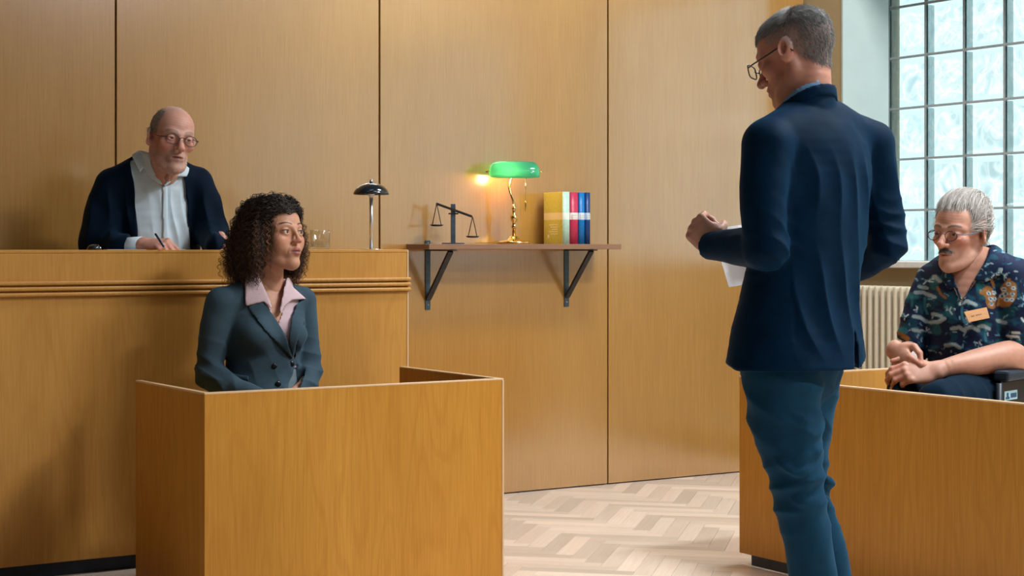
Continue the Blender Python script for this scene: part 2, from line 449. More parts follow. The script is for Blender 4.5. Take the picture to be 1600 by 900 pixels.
for k in range(3):
    z = 1.0745 - k * 0.0205
    bm = bmesh.new(); bm_box(bm, BX0, BX1 + 0.009, BY - 0.016, BY + 0.02, z - 0.0145, z, 0.005, 2)
    o = from_bm('moulded_rail', bm, M['bench_wood'], bench); o.location = (-1.8, -BY, 0)
wbox('kick_plate', BX0 + 0.03, BX1 - 0.03, BY + 0.035, BY + 0.055, 0, 0.055, M['kick'], bench)
wbox('platform', BX0, BX1 - 0.03, BY + 0.06, YB - 0.03, 0.0, 0.36, M['bench_wood'], bench)

# ------------------------------------------------------------------ witness stand
WX0, WX1, WY0, WY1, WYL, WH = 2.161, 3.308, 5.23, 5.965, 5.86, 0.725
wit = empty('witness_stand', ((WX0 + WX1) / 2, WY0, 0)); tag(wit, 'low three-sided honey wood witness box with pale edges around the woman', 'witness stand')
TH = 0.022
wbox('front_panel', WX0, WX1, WY0, WY0 + TH, 0.0, WH - 0.005, M['box_wood'], wit, 0.001)
wbox('left_panel', WX0, WX0 + TH, WY0 + TH + 0.0005, WYL, 0.0, WH - 0.005, M['box_wood'], wit, 0.001)
wbox('right_panel', WX1 - TH, WX1, WY0 + TH + 0.0005, WY1, 0.0, WH - 0.005, M['box_wood'], wit, 0.001)
wbox('edge_strip', WX0 - 0.001, WX1 + 0.001, WY0 - 0.001, WY0 + TH, WH - 0.006, WH, M['edge_wood'], wit, 0.001)
wbox('edge_strip', WX0 - 0.001, WX0 + TH, WY0 + TH + 0.0005, WYL, WH - 0.006, WH, M['edge_wood'], wit, 0.001)
wbox('edge_strip', WX1 - TH, WX1 + 0.001, WY0 + TH + 0.0005, WY1, WH - 0.006, WH, M['edge_wood'], wit, 0.001)
wbox('edge_strip', WX1 - 0.006, WX1 + 0.002, WY0 - 0.002, WY0 + 0.006, 0.0, WH - 0.0062, M['edge_wood'], wit, 0.001)

# ------------------------------------------------------------------ jury box
JX, JY, JH = 4.216, 5.0, 0.712
jury = empty('jury_box', (JX, 3.4, 0)); tag(jury, 'large amber wood jury box in front of the man in the wheelchair', 'jury box')
wbox('front_panel', JX, JX + TH, 1.9, JY, 0.045, JH - 0.006, M['box_wood'], jury, 0.001)
wbox('far_panel', JX + TH + 0.0005, 6.0, JY - TH, JY, 0.045, JH - 0.006, M['bench_wood'], jury, 0.001)
wbox('edge_strip', JX - 0.001, JX + TH, 1.9, JY + 0.001, JH - 0.006, JH, M['edge_wood'], jury, 0.001)
wbox('edge_strip', JX + TH + 0.0005, 6.0, JY - TH, JY + 0.001, JH - 0.006, JH, M['edge_wood'], jury, 0.001)
wbox('kick_plate', JX + 0.03, JX + 0.05, 1.9, JY - 0.035, 0, 0.045, M['kick'], jury)
wbox('kick_plate', JX + 0.05, 6.0, JY - 0.055, JY - 0.035, 0, 0.045, M['kick'], jury)

# ------------------------------------------------------------------ shelf on two brackets
SX0, SX1, SY0, SZ0, SZ1 = 3.90, 4.985, 6.80, 1.186, 1.211
shelf = empty('wall_shelf', ((SX0 + SX1) / 2, YB, SZ0)); tag(shelf, 'narrow brown wooden wall shelf on two dark steel brackets', 'shelf')
wbox('board', SX0, SX1, SY0, YB - 0.013, SZ0, SZ1, M['shelf_wood'], shelf, 0.002)
for bx in (4.023, 4.815):
    br = empty('bracket', (0, 0, 0), parent=shelf)
    br.location = (bx - shelf.location[0], 0, 0)
    box('wall_strap', -0.0135, 0.0135, -0.006, 0.0, -0.285, 0.042, M['steel_blue'], br, bevel=0.001)
    box('arm', -0.0135, 0.0135, -0.25, -0.006, -0.007, -0.001, M['iron'], br, bevel=0.001)
    bar('brace', (0, -0.008, -0.235), (0, -0.215, -0.009), 0.026, 0.012, M['iron'], br, up=(0, 1, 0))
    for z in (0.03, -0.262):
        bm = bmesh.new(); bm_lathe(bm, [(0.0, 0.0), (0.0045, 0.0), (0.0035, 0.002), (0.0, 0.0025)], 10)
        o = from_bm('screw', bm, M['chrome'], br); o.rotation_euler = (math.radians(90), 0, 0); o.location = (0, -0.006, z)

# scales of justice
p = at_Y(708, 381, 6.90)
scl = empty('balance_scales', (p.x, p.y, SZ1)); tag(scl, 'small dark metal balance scales with tilted beam on the wall shelf', 'scales')
scl.rotation_euler = (0, 0, -YAW * 0.75)
box('base', -0.05, 0.05, -0.03, 0.03, 0, 0.006, M['steel_blue'], scl, bevel=0.001)
box('post', -0.0105, 0.0105, -0.008, 0.008, 0.006, 0.187, M['steel_blue'], scl, bevel=0.001)
box('pivot_pin', -0.023, 0.023, -0.013, -0.008, 0.138, 0.145, M['iron'], scl)
bl, br_ = Vector((-0.081, -0.013, 0.188)), Vector((0.087, -0.013, 0.128))
bar('beam', bl, br_, 0.006, 0.011, M['iron'], scl)
for c, h in ((bl, 0.105), (br_, 0.098)):
    pan = lathe('pan', [(0.0, 0.002), (0.022, 0.003), (0.032, 0.0075), (0.033, 0.0075), (0.024, 0.0), (0.0, -0.001)], M['iron'], scl, 20)
    pan.location = (c.x + 0.003, c.y, c.z - h)
    for s in (-1, 1):
        bm = bmesh.new(); bm_tube(bm, [(0, 0, h), (s * 0.021, 0, 0.004)], 0.0022, 6); from_bm('hanger', bm, M['iron'], pan)

# banker's lamp
p = at_Y(803, 381, 6.915)
LL = empty('bankers_lamp', (p.x, p.y, SZ1), -YAW * 0.8); tag(LL, 'lit brass desk lamp with green glass shade on the wall shelf', 'lamp')
lathe('base', [(0.0, 0.0), (0.078, 0.0), (0.080, 0.008), (0.074, 0.014), (0.052, 0.019), (0.030, 0.022), (0.024, 0.034), (0.013, 0.040), (0.0, 0.041)], M['brass'], LL, 40)
lathe('stem', [(0.009, 0.036), (0.0085, 0.075), (0.015, 0.082), (0.0085, 0.09), (0.0085, 0.105), (0.017, 0.116), (0.0195, 0.127), (0.015, 0.138), (0.008, 0.143), (0.008, 0.165), (0.013, 0.17), (0.0075, 0.176), (0.006, 0.19)], M['brass'], LL, 24)
tube('neck', [(0, 0, 0.185), (-0.004, 0, 0.21), (-0.018, 0.004, 0.25), (-0.022, 0.01, 0.275), (-0.012, 0.02, 0.31), (0.0, 0.022, 0.335)], 0.0058, M['brass'], LL, 12)
def shade_mat():
    m = bpy.data.materials.new('green_cased_glass'); m.use_nodes = True; nt = m.node_tree
    b = nt.nodes['Principled BSDF']; out = [n for n in nt.nodes if n.type == 'OUTPUT_MATERIAL'][0]
    tc = N(nt, 'ShaderNodeTexCoord'); nz = N(nt, 'ShaderNodeTexNoise', Scale=9.0, Detail=2.0); nt.links.new(tc.outputs['Object'], nz.inputs['Vector'])
    r = ramp(nt, [(0.3, (0.03, 0.30, 0.21)), (0.7, (0.05, 0.38, 0.28))]); nt.links.new(nz.outputs['Fac'], r.inputs['Fac'])
    nt.links.new(r.outputs['Color'], b.inputs['Base Color'])
    b.inputs['Roughness'].default_value = 0.12; b.inputs['Coat Weight'].default_value = 0.5
    tl = N(nt, 'ShaderNodeBsdfTranslucent'); tl.inputs['Color'].default_value = (0.26, 0.82, 0.60, 1)
    mx = N(nt, 'ShaderNodeMixShader', Fac=0.45); nt.links.new(b.outputs[0], mx.inputs[1]); nt.links.new(tl.outputs[0], mx.inputs[2]); nt.links.new(mx.outputs[0], out.inputs['Surface'])
    return m
M['shade'] = shade_mat()
def shade():
    bm = bmesh.new(); L = 0.118; nseg, nl = 14, 20; grid = []
    for i in range(nl + 1):
        s = -1 + 2 * i / nl; x = s * L
        k = (1 - abs(s) ** 5.0) ** 0.5 * 0.45 + 0.55 if abs(s) < 1 else 0.55     # ends rounded
        row = []
        for j in range(nseg + 1):
            a = math.radians(-12 + 190 * j / nseg)
            r = 0.056 * k
            row.append(bm.verts.new((x, -math.cos(a) * r * 1.25 - 0.012, math.sin(a) * r * 1.25 + 0.335 - 0.008)))
        grid.append(row)
    for i in range(nl):
        for j in range(nseg): bm.faces.new((grid[i][j], grid[i + 1][j], grid[i + 1][j + 1], grid[i][j + 1]))
    for row in (grid[0], grid[-1]): bm.faces.new(row)
    bmesh.ops.recalc_face_normals(bm, faces=bm.faces)
    bmesh.ops.solidify(bm, geom=list(bm.faces), thickness=0.003)
    return from_bm('shade', bm, M['shade'], LL, True)
shade()
tube('shade_rod', [(-0.136, -0.012, 0.345), (0.128, -0.012, 0.345)], 0.003, M['brass'], LL, 8)
for s in (-1, 1):
    o = lathe('finial', [(0.0, -0.006), (0.005, -0.004), (0.0075, 0.0), (0.005, 0.005), (0.003, 0.012), (0.0, 0.013)], M['brass'], LL, 14)
    o.rotation_euler = (0, s * math.radians(90), 0); o.location = (s * 0.126, -0.012, 0.345)
tube('pull_chain', [(0.052, -0.04, 0.325), (0.052, -0.04, 0.205)], 0.0016, M['brass'], LL, 6)
tube('chain_knob', [(0.052, -0.04, 0.206), (0.052, -0.04, 0.198), (0.052, -0.04, 0.160), (0.052, -0.04, 0.156)], [0.002, 0.0038, 0.0038, 0.002], M['brass'], LL, 8)
mb, ntb, bb = new_mat('lamp_bulb_glow')
bb.inputs['Emission Color'].default_value = (1.0, 0.62, 0.25, 1); bb.inputs['Emission Strength'].default_value = 6.0
o = lathe('bulb', [(0.0, -0.04), (0.012, -0.034), (0.015, 0.0), (0.012, 0.034), (0.0, 0.04)], mb, LL, 14)
o.rotation_euler = (0, math.radians(90), 0); o.location = (0, -0.012, 0.345)
pl = bpy.data.lights.new('bankers_lamp_light', 'POINT'); pl.energy = 2.6; pl.color = (1.0, 0.55, 0.22); pl.shadow_soft_size = 0.012
po = bpy.data.objects.new('bankers_lamp_light', pl); COL.objects.link(po); po.parent = LL; po.location = (-0.035, -0.012, 0.318)

# law books
def book_mat(name, col, band, second=None, bandz=(0.118, 0.152)):
    m, nt, b = new_mat(name)
    tc = N(nt, 'ShaderNodeTexCoord'); sep = N(nt, 'ShaderNodeSeparateXYZ'); nt.links.new(tc.outputs['Object'], sep.inputs[0])
    nz = N(nt, 'ShaderNodeTexNoise', Scale=90.0, Detail=2.0); nt.links.new(tc.outputs['Object'], nz.inputs['Vector'])
    r = ramp(nt, [(0.3, [c * 0.9 for c in col]), (0.7, [min(1, c * 1.08) for c in col])]); nt.links.new(nz.outputs['Fac'], r.inputs['Fac'])
    g = N(nt, 'ShaderNodeMath', operation='GREATER_THAN'); g.inputs[1].default_value = bandz[0]; nt.links.new(sep.outputs['Z'], g.inputs[0])
    l = N(nt, 'ShaderNodeMath', operation='LESS_THAN'); l.inputs[1].default_value = bandz[1]; nt.links.new(sep.outputs['Z'], l.inputs[0])
    mu = N(nt, 'ShaderNodeMath', operation='MULTIPLY'); nt.links.new(g.outputs[0], mu.inputs[0]); nt.links.new(l.outputs[0], mu.inputs[1])
    c = mixc(nt, r.outputs['Color'], band, mu.outputs[0])
    nt.links.new(c, b.inputs['Base Color']); b.inputs['Roughness'].default_value = 0.35
    return m
M['pages'] = plain('book_pages', (0.80, 0.76, 0.66), 0.85, noise=0.1, nscale=200)
bk_spec = [('yellow law book with cream band at the left end of the row', (0.58, 0.55, 0.13), (0.80, 0.70, 0.48), (0.50, 0.80, 0.66), 0.252, 0.042),
           ('crimson law book with white band beside the yellow one', (0.52, 0.03, 0.09), (0.85, 0.75, 0.75), None, 0.250, 0.046),
           ('bright blue law book with white band in the shelf row', (0.0, 0.17, 0.50), (0.60, 0.75, 0.90), None, 0.250, 0.036),
           ('dark navy law book closing the right end of the row', (0.005, 0.045, 0.19), (0.45, 0.60, 0.80), None, 0.250, 0.030)]
x = 4.655; yb_ = 6.825
M['gilt'] = plain('pale_print', (0.85, 0.80, 0.72), 0.6, noise=0.05)
for i, (lab, col, band, spine, hh, tt) in enumerate(bk_spec):
    e = empty('law_book', (x + tt / 2, yb_, SZ1)); tag(e, lab, 'book', 'law books on the wall shelf')
    mc = book_mat('book_cloth', col, band); ms = book_mat('book_spine_cloth', spine or [min(1, c * 1.1) for c in col], spine and (0.80, 0.88, 0.80) or band)
    dp = 0.165
    box('cover', -tt / 2, -tt / 2 + 0.003, 0.004, dp, 0, hh, mc, e, bevel=0.0006)
    box('cover', tt / 2 - 0.003, tt / 2, 0.004, dp, 0, hh, mc, e, bevel=0.0006)
    box('pages', -tt / 2 + 0.003, tt / 2 - 0.003, 0.006, dp - 0.004, 0.004, hh - 0.004, M['pages'], e)
    bm = bmesh.new()       # rounded spine
    n = 8; lo, hi = [], []
    for k in range(n + 1):
        a = math.pi * k / n
        for z, lst in ((0, lo), (hh, hi)): lst.append(bm.verts.new((-math.cos(a) * tt / 2, 0.006 - math.sin(a) * 0.010, z)))
    for k in range(n): bm.faces.new((lo[k], lo[k + 1], hi[k + 1], hi[k]))
    bm.faces.new(hi); bm.faces.new(list(reversed(lo)))
    from_bm('spine', bm, ms, e, True)
    if i == 0:      # faint title lines and emblem printed on the yellow cover
        for k in range(5):
            box('title_line', -tt / 2 - 0.0006, -tt / 2, 0.045, 0.045 + 0.075 - 0.012 * (k % 3), 0.092 - k * 0.011, 0.0955 - k * 0.011, M['gilt'], e)
        box('emblem', -tt / 2 - 0.0006, -tt / 2, 0.118, 0.132, 0.030, 0.046, M['gilt'], e)
    else:           # lettering marks on the band
        for k in range(3):
            box('title_mark', -tt * 0.36, tt * 0.36, -0.0055, -0.003, 0.1225 + k * 0.009, 0.1255 + k * 0.009, M['gilt'], e)
    x += tt + 0.003

# mushroom lamp on the bench
p = at_Y(580, 388, 6.32)
ml = empty('mushroom_lamp', (p.x, p.y, BT)); tag(ml, 'chrome stemmed desk lamp with black domed shade on the bench', 'lamp')
lathe('base', [(0.0, 0.0), (0.050, 0.0), (0.050, 0.002), (0.012, 0.004), (0.0, 0.004)], M['chrome'], ml, 32)
lathe('stem', [(0.0075, 0.002), (0.0075, 0.245)], M['satin'], ml, 16)
lathe('dome', [(0.072, 0.228), (0.0745, 0.228), (0.0735, 0.236), (0.066, 0.250), (0.051, 0.264), (0.031, 0.273), (0.010, 0.277), (0.0, 0.277), (0.0, 0.273), (0.03, 0.269), (0.049, 0.260), (0.064, 0.246), (0.071, 0.233), (0.072, 0.228)], M['black_enamel'], ml, 40, cap=False)
lathe('finial', [(0.0, 0.276), (0.006, 0.277), (0.0085, 0.283), (0.006, 0.290), (0.0, 0.292)], M['chrome'], ml, 16)
lathe('bulb', [(0.0, 0.215), (0.012, 0.222), (0.016, 0.238), (0.010, 0.255), (0.0, 0.258)], M['white_paper'], ml, 14)

# water glass
p = at_Y(500, 388, 6.27)
gl = empty('water_glass', (p.x, p.y, BT)); tag(gl, 'clear glass tumbler half full of water on the bench', 'glass')
lathe('tumbler', [(0.0, 0.0), (0.0375, 0.0), (0.0385, 0.004), (0.0385, 0.022), (0.0375, 0.026), (0.0395, 0.030), (0.0405, 0.079), (0.0395, 0.080), (0.0385, 0.079), (0.0365, 0.012), (0.0, 0.010)], M['clear_glass'], gl, 40, cap=False)
lathe('water', [(0.0, 0.0105), (0.0360, 0.0125), (0.0372, 0.034), (0.0, 0.034)], M['clear_glass'], gl, 32, cap=False)

# ================================================================== people: sculpting library
# Figures are sculpted as smooth blends of tapered limbs and lofts, then meshed in one surface.
F32 = np.float32
def V3(*a): return np.array(a, dtype=np.float64)
def rotz(a): c, s = math.cos(a), math.sin(a); return np.array([[c, -s, 0], [s, c, 0], [0, 0, 1.0]])
def rotx(a): c, s = math.cos(a), math.sin(a); return np.array([[1.0, 0, 0], [0, c, -s], [0, s, c]])
def roty(a): c, s = math.cos(a), math.sin(a); return np.array([[c, 0, s], [0, 1.0, 0], [-s, 0, c]])
D = math.radians

class Prim:
    """signed distance primitive with a bounding box"""
    def __init__(s, fn, lo, hi): s.fn, s.lo, s.hi = fn, np.array(lo, float), np.array(hi, float)
def p_cone(a, b, ra, rb):
    a, b = np.array(a, float), np.array(b, float); ba = b - a; L2 = float(ba @ ba) + 1e-12; r = max(ra, rb)
    def fn(x, y, z):
        px, py, pz = x - a[0], y - a[1], z - a[2]
        t = np.clip((px * ba[0] + py * ba[1] + pz * ba[2]) / L2, 0, 1)
        return np.sqrt((px - t * ba[0]) ** 2 + (py - t * ba[1]) ** 2 + (pz - t * ba[2]) ** 2) - (ra + (rb - ra) * t)
    return Prim(fn, np.minimum(a, b) - r, np.maximum(a, b) + r)
def p_ell(c, r, R=None):
    c, r = np.array(c, float), np.array(r, float); m = r.max()
    def fn(x, y, z):
        px, py, pz = x - c[0], y - c[1], z - c[2]
        if R is not None:
            px, py, pz = (R[0, 0] * px + R[1, 0] * py + R[2, 0] * pz, R[0, 1] * px + R[1, 1] * py + R[2, 1] * pz, R[0, 2] * px + R[1, 2] * py + R[2, 2] * pz)
        k0 = np.sqrt((px / r[0]) ** 2 + (py / r[1]) ** 2 + (pz / r[2]) ** 2)
        k1 = np.sqrt((px / r[0] ** 2) ** 2 + (py / r[1] ** 2) ** 2 + (pz / r[2] ** 2) ** 2)
        return k0 * (k0 - 1) / (k1 + 1e-9)
    e = m if R is not None else r
    return Prim(fn, c - e, c + e)
def p_box(c, hs, R=None, rnd=0.005):
    c, hs = np.array(c, float), np.array(hs, float); m = float(np.linalg.norm(hs))
    def fn(x, y, z):
        px, py, pz = x - c[0], y - c[1], z - c[2]
        if R is not None:
            px, py, pz = (R[0, 0] * px + R[1, 0] * py + R[2, 0] * pz, R[0, 1] * px + R[1, 1] * py + R[2, 1] * pz, R[0, 2] * px + R[1, 2] * py + R[2, 2] * pz)
        qx, qy, qz = np.abs(px) - hs[0] + rnd, np.abs(py) - hs[1] + rnd, np.abs(pz) - hs[2] + rnd
        return np.sqrt(np.maximum(qx, 0) ** 2 + np.maximum(qy, 0) ** 2 + np.maximum(qz, 0) ** 2) + np.minimum(np.maximum(qx, np.maximum(qy, qz)), 0) - rnd
    return Prim(fn, c - m, c + m)
def spline(P, n):
    """catmull-rom through rows of P"""
    P = np.array(P, float); out = []
    for i in range(len(P) - 1):
        p0, p1, p2, p3 = P[max(i - 1, 0)], P[i], P[i + 1], P[min(i + 2, len(P) - 1)]
        for k in range(n):
            t = k / n
            out.append(0.5 * (2 * p1 + (p2 - p0) * t + (2 * p0 - 5 * p1 + 4 * p2 - p3) * t * t + (3 * p1 - p0 - 3 * p2 + p3) * t ** 3))
    out.append(P[-1]); return np.array(out)
def p_loft(nodes, n=4):
    """nodes: (x, y, z, rx, ry, ang) elliptic sections; ang (degrees) turns the wide axis about z from +x"""
    S = spline(nodes, n); segs = []
    def fn(x, y, z):
        best = None
        for a, b in zip(S[:-1], S[1:]):
            pa, pb = a[:3], b[:3]; ba = pb - pa; L = math.sqrt(float(ba @ ba)) + 1e-9; w = ba / L
            an = math.radians((a[5] + b[5]) / 2); h = np.array([math.cos(an), math.sin(an), 0.0])
            u = h - w * (h @ w); u /= np.linalg.norm(u); v = np.cross(w, u)
            px, py, pz = x - pa[0], y - pa[1], z - pa[2]
            t = np.clip((px * w[0] + py * w[1] + pz * w[2]) / L, 0, 1)
            rx = a[3] + (b[3] - a[3]) * t; ry = a[4] + (b[4] - a[4]) * t
            qx, qy, qz = px - t * ba[0], py - t * ba[1], pz - t * ba[2]
            qu = qx * u[0] + qy * u[1] + qz * u[2]; qv = qx * v[0] + qy * v[1] + qz * v[2]; qw = qx * w[0] + qy * w[1] + qz * w[2]
            rm = np.minimum(rx, ry)
            k0 = np.sqrt((qu / rx) ** 2 + (qv / ry) ** 2 + (qw / rm) ** 2)
            k1 = np.sqrt((qu / rx ** 2) ** 2 + (qv / ry ** 2) ** 2 + (qw / rm ** 2) ** 2)
            d = np.where(k0 < 1e-4, -rm, k0 * (k0 - 1) / (k1 + 1e-9))
            best = d if best is None else np.minimum(best, d)
        return best
    r = np.maximum(S[:, 3], S[:, 4]).max()
    return Prim(fn, S[:, :3].min(0) - r, S[:, :3].max(0) + r)
def p_chain(pts, rads):
    """smooth tapered tube through points"""
    S = spline([list(p) + [r] for p, r in zip(pts, rads)], 5)
    prims = [p_cone(a[:3], b[:3], a[3], b[3]) for a, b in zip(S[:-1], S[1:])]
    def fn(x, y, z):
        best = None
        for p in prims:
            d = p.fn(x, y, z); best = d if best is None else np.minimum(best, d)
        return best
    r = S[:, 3].max()
    return Prim(fn, S[:, :3].min(0) - r, S[:, :3].max(0) + r)

class Grid:
    def __init__(s, lo, hi, h):
        s.lo = np.array(lo, float); s.h = h
        s.n = np.ceil((np.array(hi, float) - s.lo) / h).astype(int) + 1
        s.ax = [(s.lo[i] + h * np.arange(s.n[i])).astype(F32) for i in range(3)]
    def new(s): return np.full(tuple(s.n), 0.5, F32)
    def xyz(s): return s.ax[0][:, None, None], s.ax[1][None, :, None], s.ax[2][None, None, :]
    def sl(s, p, pad):
        out = []
        for i in range(3):
            a = int(np.searchsorted(s.ax[i], p.lo[i] - pad)); b = int(np.searchsorted(s.ax[i], p.hi[i] + pad))
            out.append(slice(a, b))
        return tuple(out)
    def ev(s, p, pad):
        sl = s.sl(p, pad)
        x, y, z = s.ax[0][sl[0]][:, None, None], s.ax[1][sl[1]][None, :, None], s.ax[2][sl[2]][None, None, :]
        if x.size == 0 or y.size == 0 or z.size == 0: return sl, None
        return sl, p.fn(x, y, z).astype(F32)
    def add(s, F, p, k=0.01, pad=0.06):
        sl, d = s.ev(p, pad + k)
        if d is None: return F
        a = F[sl]
        if k > 0:
            h = np.clip(0.5 + 0.5 * (a - d) / k, 0, 1); F[sl] = a + (d - a) * h - k * h * (1 - h)
        else: F[sl] = np.minimum(a, d)
        return F
    def sub(s, F, p, k=0.005, pad=0.03):
        sl, d = s.ev(p, pad + k)
        if d is None: return F
        a = F[sl]; d = -d
        if k > 0:
            h = np.clip(0.5 + 0.5 * (d - a) / k, 0, 1); F[sl] = a + (d - a) * h + k * h * (1 - h)
        else: F[sl] = np.maximum(a, d)
        return F
    def poly(s, pts):
        """signed distance to a polygon given in (x, z), constant along y"""
        P = np.array(pts, float); X = s.ax[0][:, None].astype(float); Z = s.ax[2][None, :].astype(float)
        d = np.full((s.n[0], s.n[2]), 1e9); sg = np.ones((s.n[0], s.n[2]))
        m = len(P)
        for i in range(m):
            j = (i - 1) % m; e = P[j] - P[i]; wx, wz = X - P[i][0], Z - P[i][1]
            t = np.clip((wx * e[0] + wz * e[1]) / (e @ e + 1e-12), 0, 1)
            d = np.minimum(d, (wx - e[0] * t) ** 2 + (wz - e[1] * t) ** 2)
            c1 = Z >= P[i][1]; c2 = Z < P[j][1]; c3 = e[0] * wz > e[1] * wx
            sg = np.where((c1 & c2 & c3) | (~c1 & ~c2 & ~c3), -sg, sg)
        return (np.sqrt(d) * sg).astype(F32)[:, None, :]
    def mesh(s, F, smooth=1):
        return surface_nets(F, s.lo, s.h, smooth)

def surface_nets(F, lo, h, smooth=1):
    F = F.copy()
    F[0], F[-1] = np.maximum(F[0], h), np.maximum(F[-1], h)
    F[:, 0], F[:, -1] = np.maximum(F[:, 0], h), np.maximum(F[:, -1], h)
    F[:, :, 0], F[:, :, -1] = np.maximum(F[:, :, 0], h), np.maximum(F[:, :, -1], h)
    S = F < 0
    cnt = np.zeros(tuple(np.array(F.shape) - 1), np.int8)
    offs = [(i, j, k) for i in (0, 1) for j in (0, 1) for k in (0, 1)]
    def cut(A, o): return A[o[0]:A.shape[0] - 1 + o[0], o[1]:A.shape[1] - 1 + o[1], o[2]:A.shape[2] - 1 + o[2]]
    for o in offs: cnt += cut(S, o)
    m = (cnt > 0) & (cnt < 8)
    ci = np.argwhere(m); n = len(ci)
    if n == 0: return np.zeros((0, 3)), np.zeros((0, 4), int)
    idx = np.full(cnt.shape, -1, np.int32); idx[m] = np.arange(n)
    val = {o: F[ci[:, 0] + o[0], ci[:, 1] + o[1], ci[:, 2] + o[2]].astype(float) for o in offs}
    acc = np.zeros((n, 3)); w = np.zeros(n)
    for o in offs:
        for ax in range(3):
            if o[ax] == 0:
                q = list(o); q[ax] = 1; q = tuple(q)
                a, b = val[o], val[q]; cr = (a < 0) != (b < 0)
                t = np.where(cr, a / np.where(cr, a - b, 1), 0)
                p = np.array(o, float)[None, :].repeat(n, 0); p[:, ax] += t
                acc += p * cr[:, None]; w += cr
    V = (ci + acc / w[:, None]) * h + lo
    faces = []
    for ax in range(3):
        u, v = (ax + 1) % 3, (ax + 2) % 3
        a = [slice(None)] * 3; b = [slice(None)] * 3
        a[ax] = slice(0, -1); b[ax] = slice(1, None)
        e = S[tuple(a)] != S[tuple(b)]
        pos = np.argwhere(e)
        pos = pos[(pos[:, u] > 0) & (pos[:, v] > 0) & (pos[:, u] < F.shape[u] - 1) & (pos[:, v] < F.shape[v] - 1)]
        if len(pos) == 0: continue
        def cell(du, dv):
            q = pos.copy(); q[:, u] -= du; q[:, v] -= dv
            return idx[q[:, 0], q[:, 1], q[:, 2]]
        quad = np.stack([cell(1, 1), cell(0, 1), cell(0, 0), cell(1, 0)], 1)
        flip = ~S[pos[:, 0], pos[:, 1], pos[:, 2]]
        quad[flip] = quad[flip][:, ::-1]
        faces.append(quad)
    Q = np.concatenate(faces)
    for _ in range(smooth):
        e = np.concatenate([Q[:, [0, 1]], Q[:, [1, 2]], Q[:, [2, 3]], Q[:, [3, 0]]])
        c = np.bincount(e[:, 0], minlength=n).astype(float) + 1e-9
        A = np.stack([np.bincount(e[:, 0], weights=V[e[:, 1], i], minlength=n) for i in range(3)], 1) / c[:, None]
        c2 = np.bincount(e[:, 1], minlength=n).astype(float) + 1e-9
        B = np.stack([np.bincount(e[:, 1], weights=V[e[:, 0], i], minlength=n) for i in range(3)], 1) / c2[:, None]
        V = V * 0.5 + (A + B) * 0.25
    return V, Q

def np_mesh(name, V, Q, mat, parent, col=None, tri=False):
    """mesh object from arrays (quads, or triangles when tri)"""
    k = Q.shape[1]
    me = bpy.data.meshes.new(name)
    me.vertices.add(len(V)); me.vertices.foreach_set('co', np.ascontiguousarray(V, F32).ravel())
    me.loops.add(Q.size); me.loops.foreach_set('vertex_index', np.ascontiguousarray(Q, np.int32).ravel())
    me.polygons.add(len(Q)); me.polygons.foreach_set('loop_start', np.arange(0, Q.size, k, dtype=np.int32))
    me.polygons.foreach_set('loop_total', np.full(len(Q), k, np.int32))
    me.polygons.foreach_set('use_smooth', np.ones(len(Q), bool))
    me.update(calc_edges=True)
    if col is not None:
        at_ = me.color_attributes.new('Col', 'FLOAT_COLOR', 'POINT')
        c4 = np.ones((len(V), 4), F32); c4[:, :3] = col; at_.data.foreach_set('color', c4.ravel())
    return link_mesh(name, me, mat, parent)

def join(parts):
    """list of (V, Q, C) into one"""
    vs, qs, cs, off = [], [], [], 0
    for V, Q, C in parts:
        vs.append(V); qs.append(Q + off); cs.append(C if np.ndim(C) == 2 else np.tile(np.array(C, float), (len(V), 1))); off += len(V)
    return np.concatenate(vs), np.concatenate(qs), np.concatenate(cs)

def hash_noise(P, seed=0):
    """smooth value noise on points, about -1..1"""
    P = np.asarray(P, float); i = np.floor(P).astype(np.int64); f = P - i; f = f * f * (3 - 2 * f)
    def hsh(a, b, c):
        n = (a * 374761393 + b * 668265263 + c * 2147483647 + seed * 1274126177) & 0xffffffff
        n = ((n ^ (n >> 13)) * 1274126177) & 0xffffffff
        return ((n ^ (n >> 16)) & 0xffff) / 32767.5 - 1
    r = 0
    for dx in (0, 1):
        for dy in (0, 1):
            for dz in (0, 1):
                w = (f[:, 0] if dx else 1 - f[:, 0]) * (f[:, 1] if dy else 1 - f[:, 1]) * (f[:, 2] if dz else 1 - f[:, 2])
                r = r + w * hsh(i[:, 0] + dx, i[:, 1] + dy, i[:, 2] + dz)
    return r
def vnormals(V, Q):
    n = np.cross(V[Q[:, 2]] - V[Q[:, 0]], V[Q[:, 3]] - V[Q[:, 1]])
    N_ = np.zeros_like(V)
    for k in range(4):
        for i in range(3): N_[:, i] += np.bincount(Q[:, k], weights=n[:, i], minlength=len(V))
    return N_ / (np.linalg.norm(N_, axis=1)[:, None] + 1e-12)
def wrinkle(V, Q, amp, scale, seed=0, axis_scale=(1, 1, 1), mask=None):
    n = vnormals(V, Q); a = hash_noise(V * scale * np.array(axis_scale), seed) + 0.5 * hash_noise(V * scale * 2.1 * np.array(axis_scale), seed + 3)
    if mask is not None: a = a * mask
    return V + n * (a * amp)[:, None]
def ridged(V, Q, amp, freq, direc, seed=0, mask=None, warp=0.05, wscale=6.0):
    """cloth folds: ridges perpendicular to a direction, warped by noise"""
    n = vnormals(V, Q); d = np.array(direc, float); d /= np.linalg.norm(d)
    ph = (V @ d + warp * hash_noise(V * wscale, seed)) * freq
    a = 1 - 2 * np.abs(np.sin(ph)) ** 0.8
    a = a * (0.5 + 0.5 * hash_noise(V * wscale * 1.3, seed + 5))
    if mask is not None: a = a * mask
    return V + n * (a * amp)[:, None]
def sm(a, b, x):
    t = np.clip((x - a) / (b - a), 0, 1); return t * t * (3 - 2 * t)

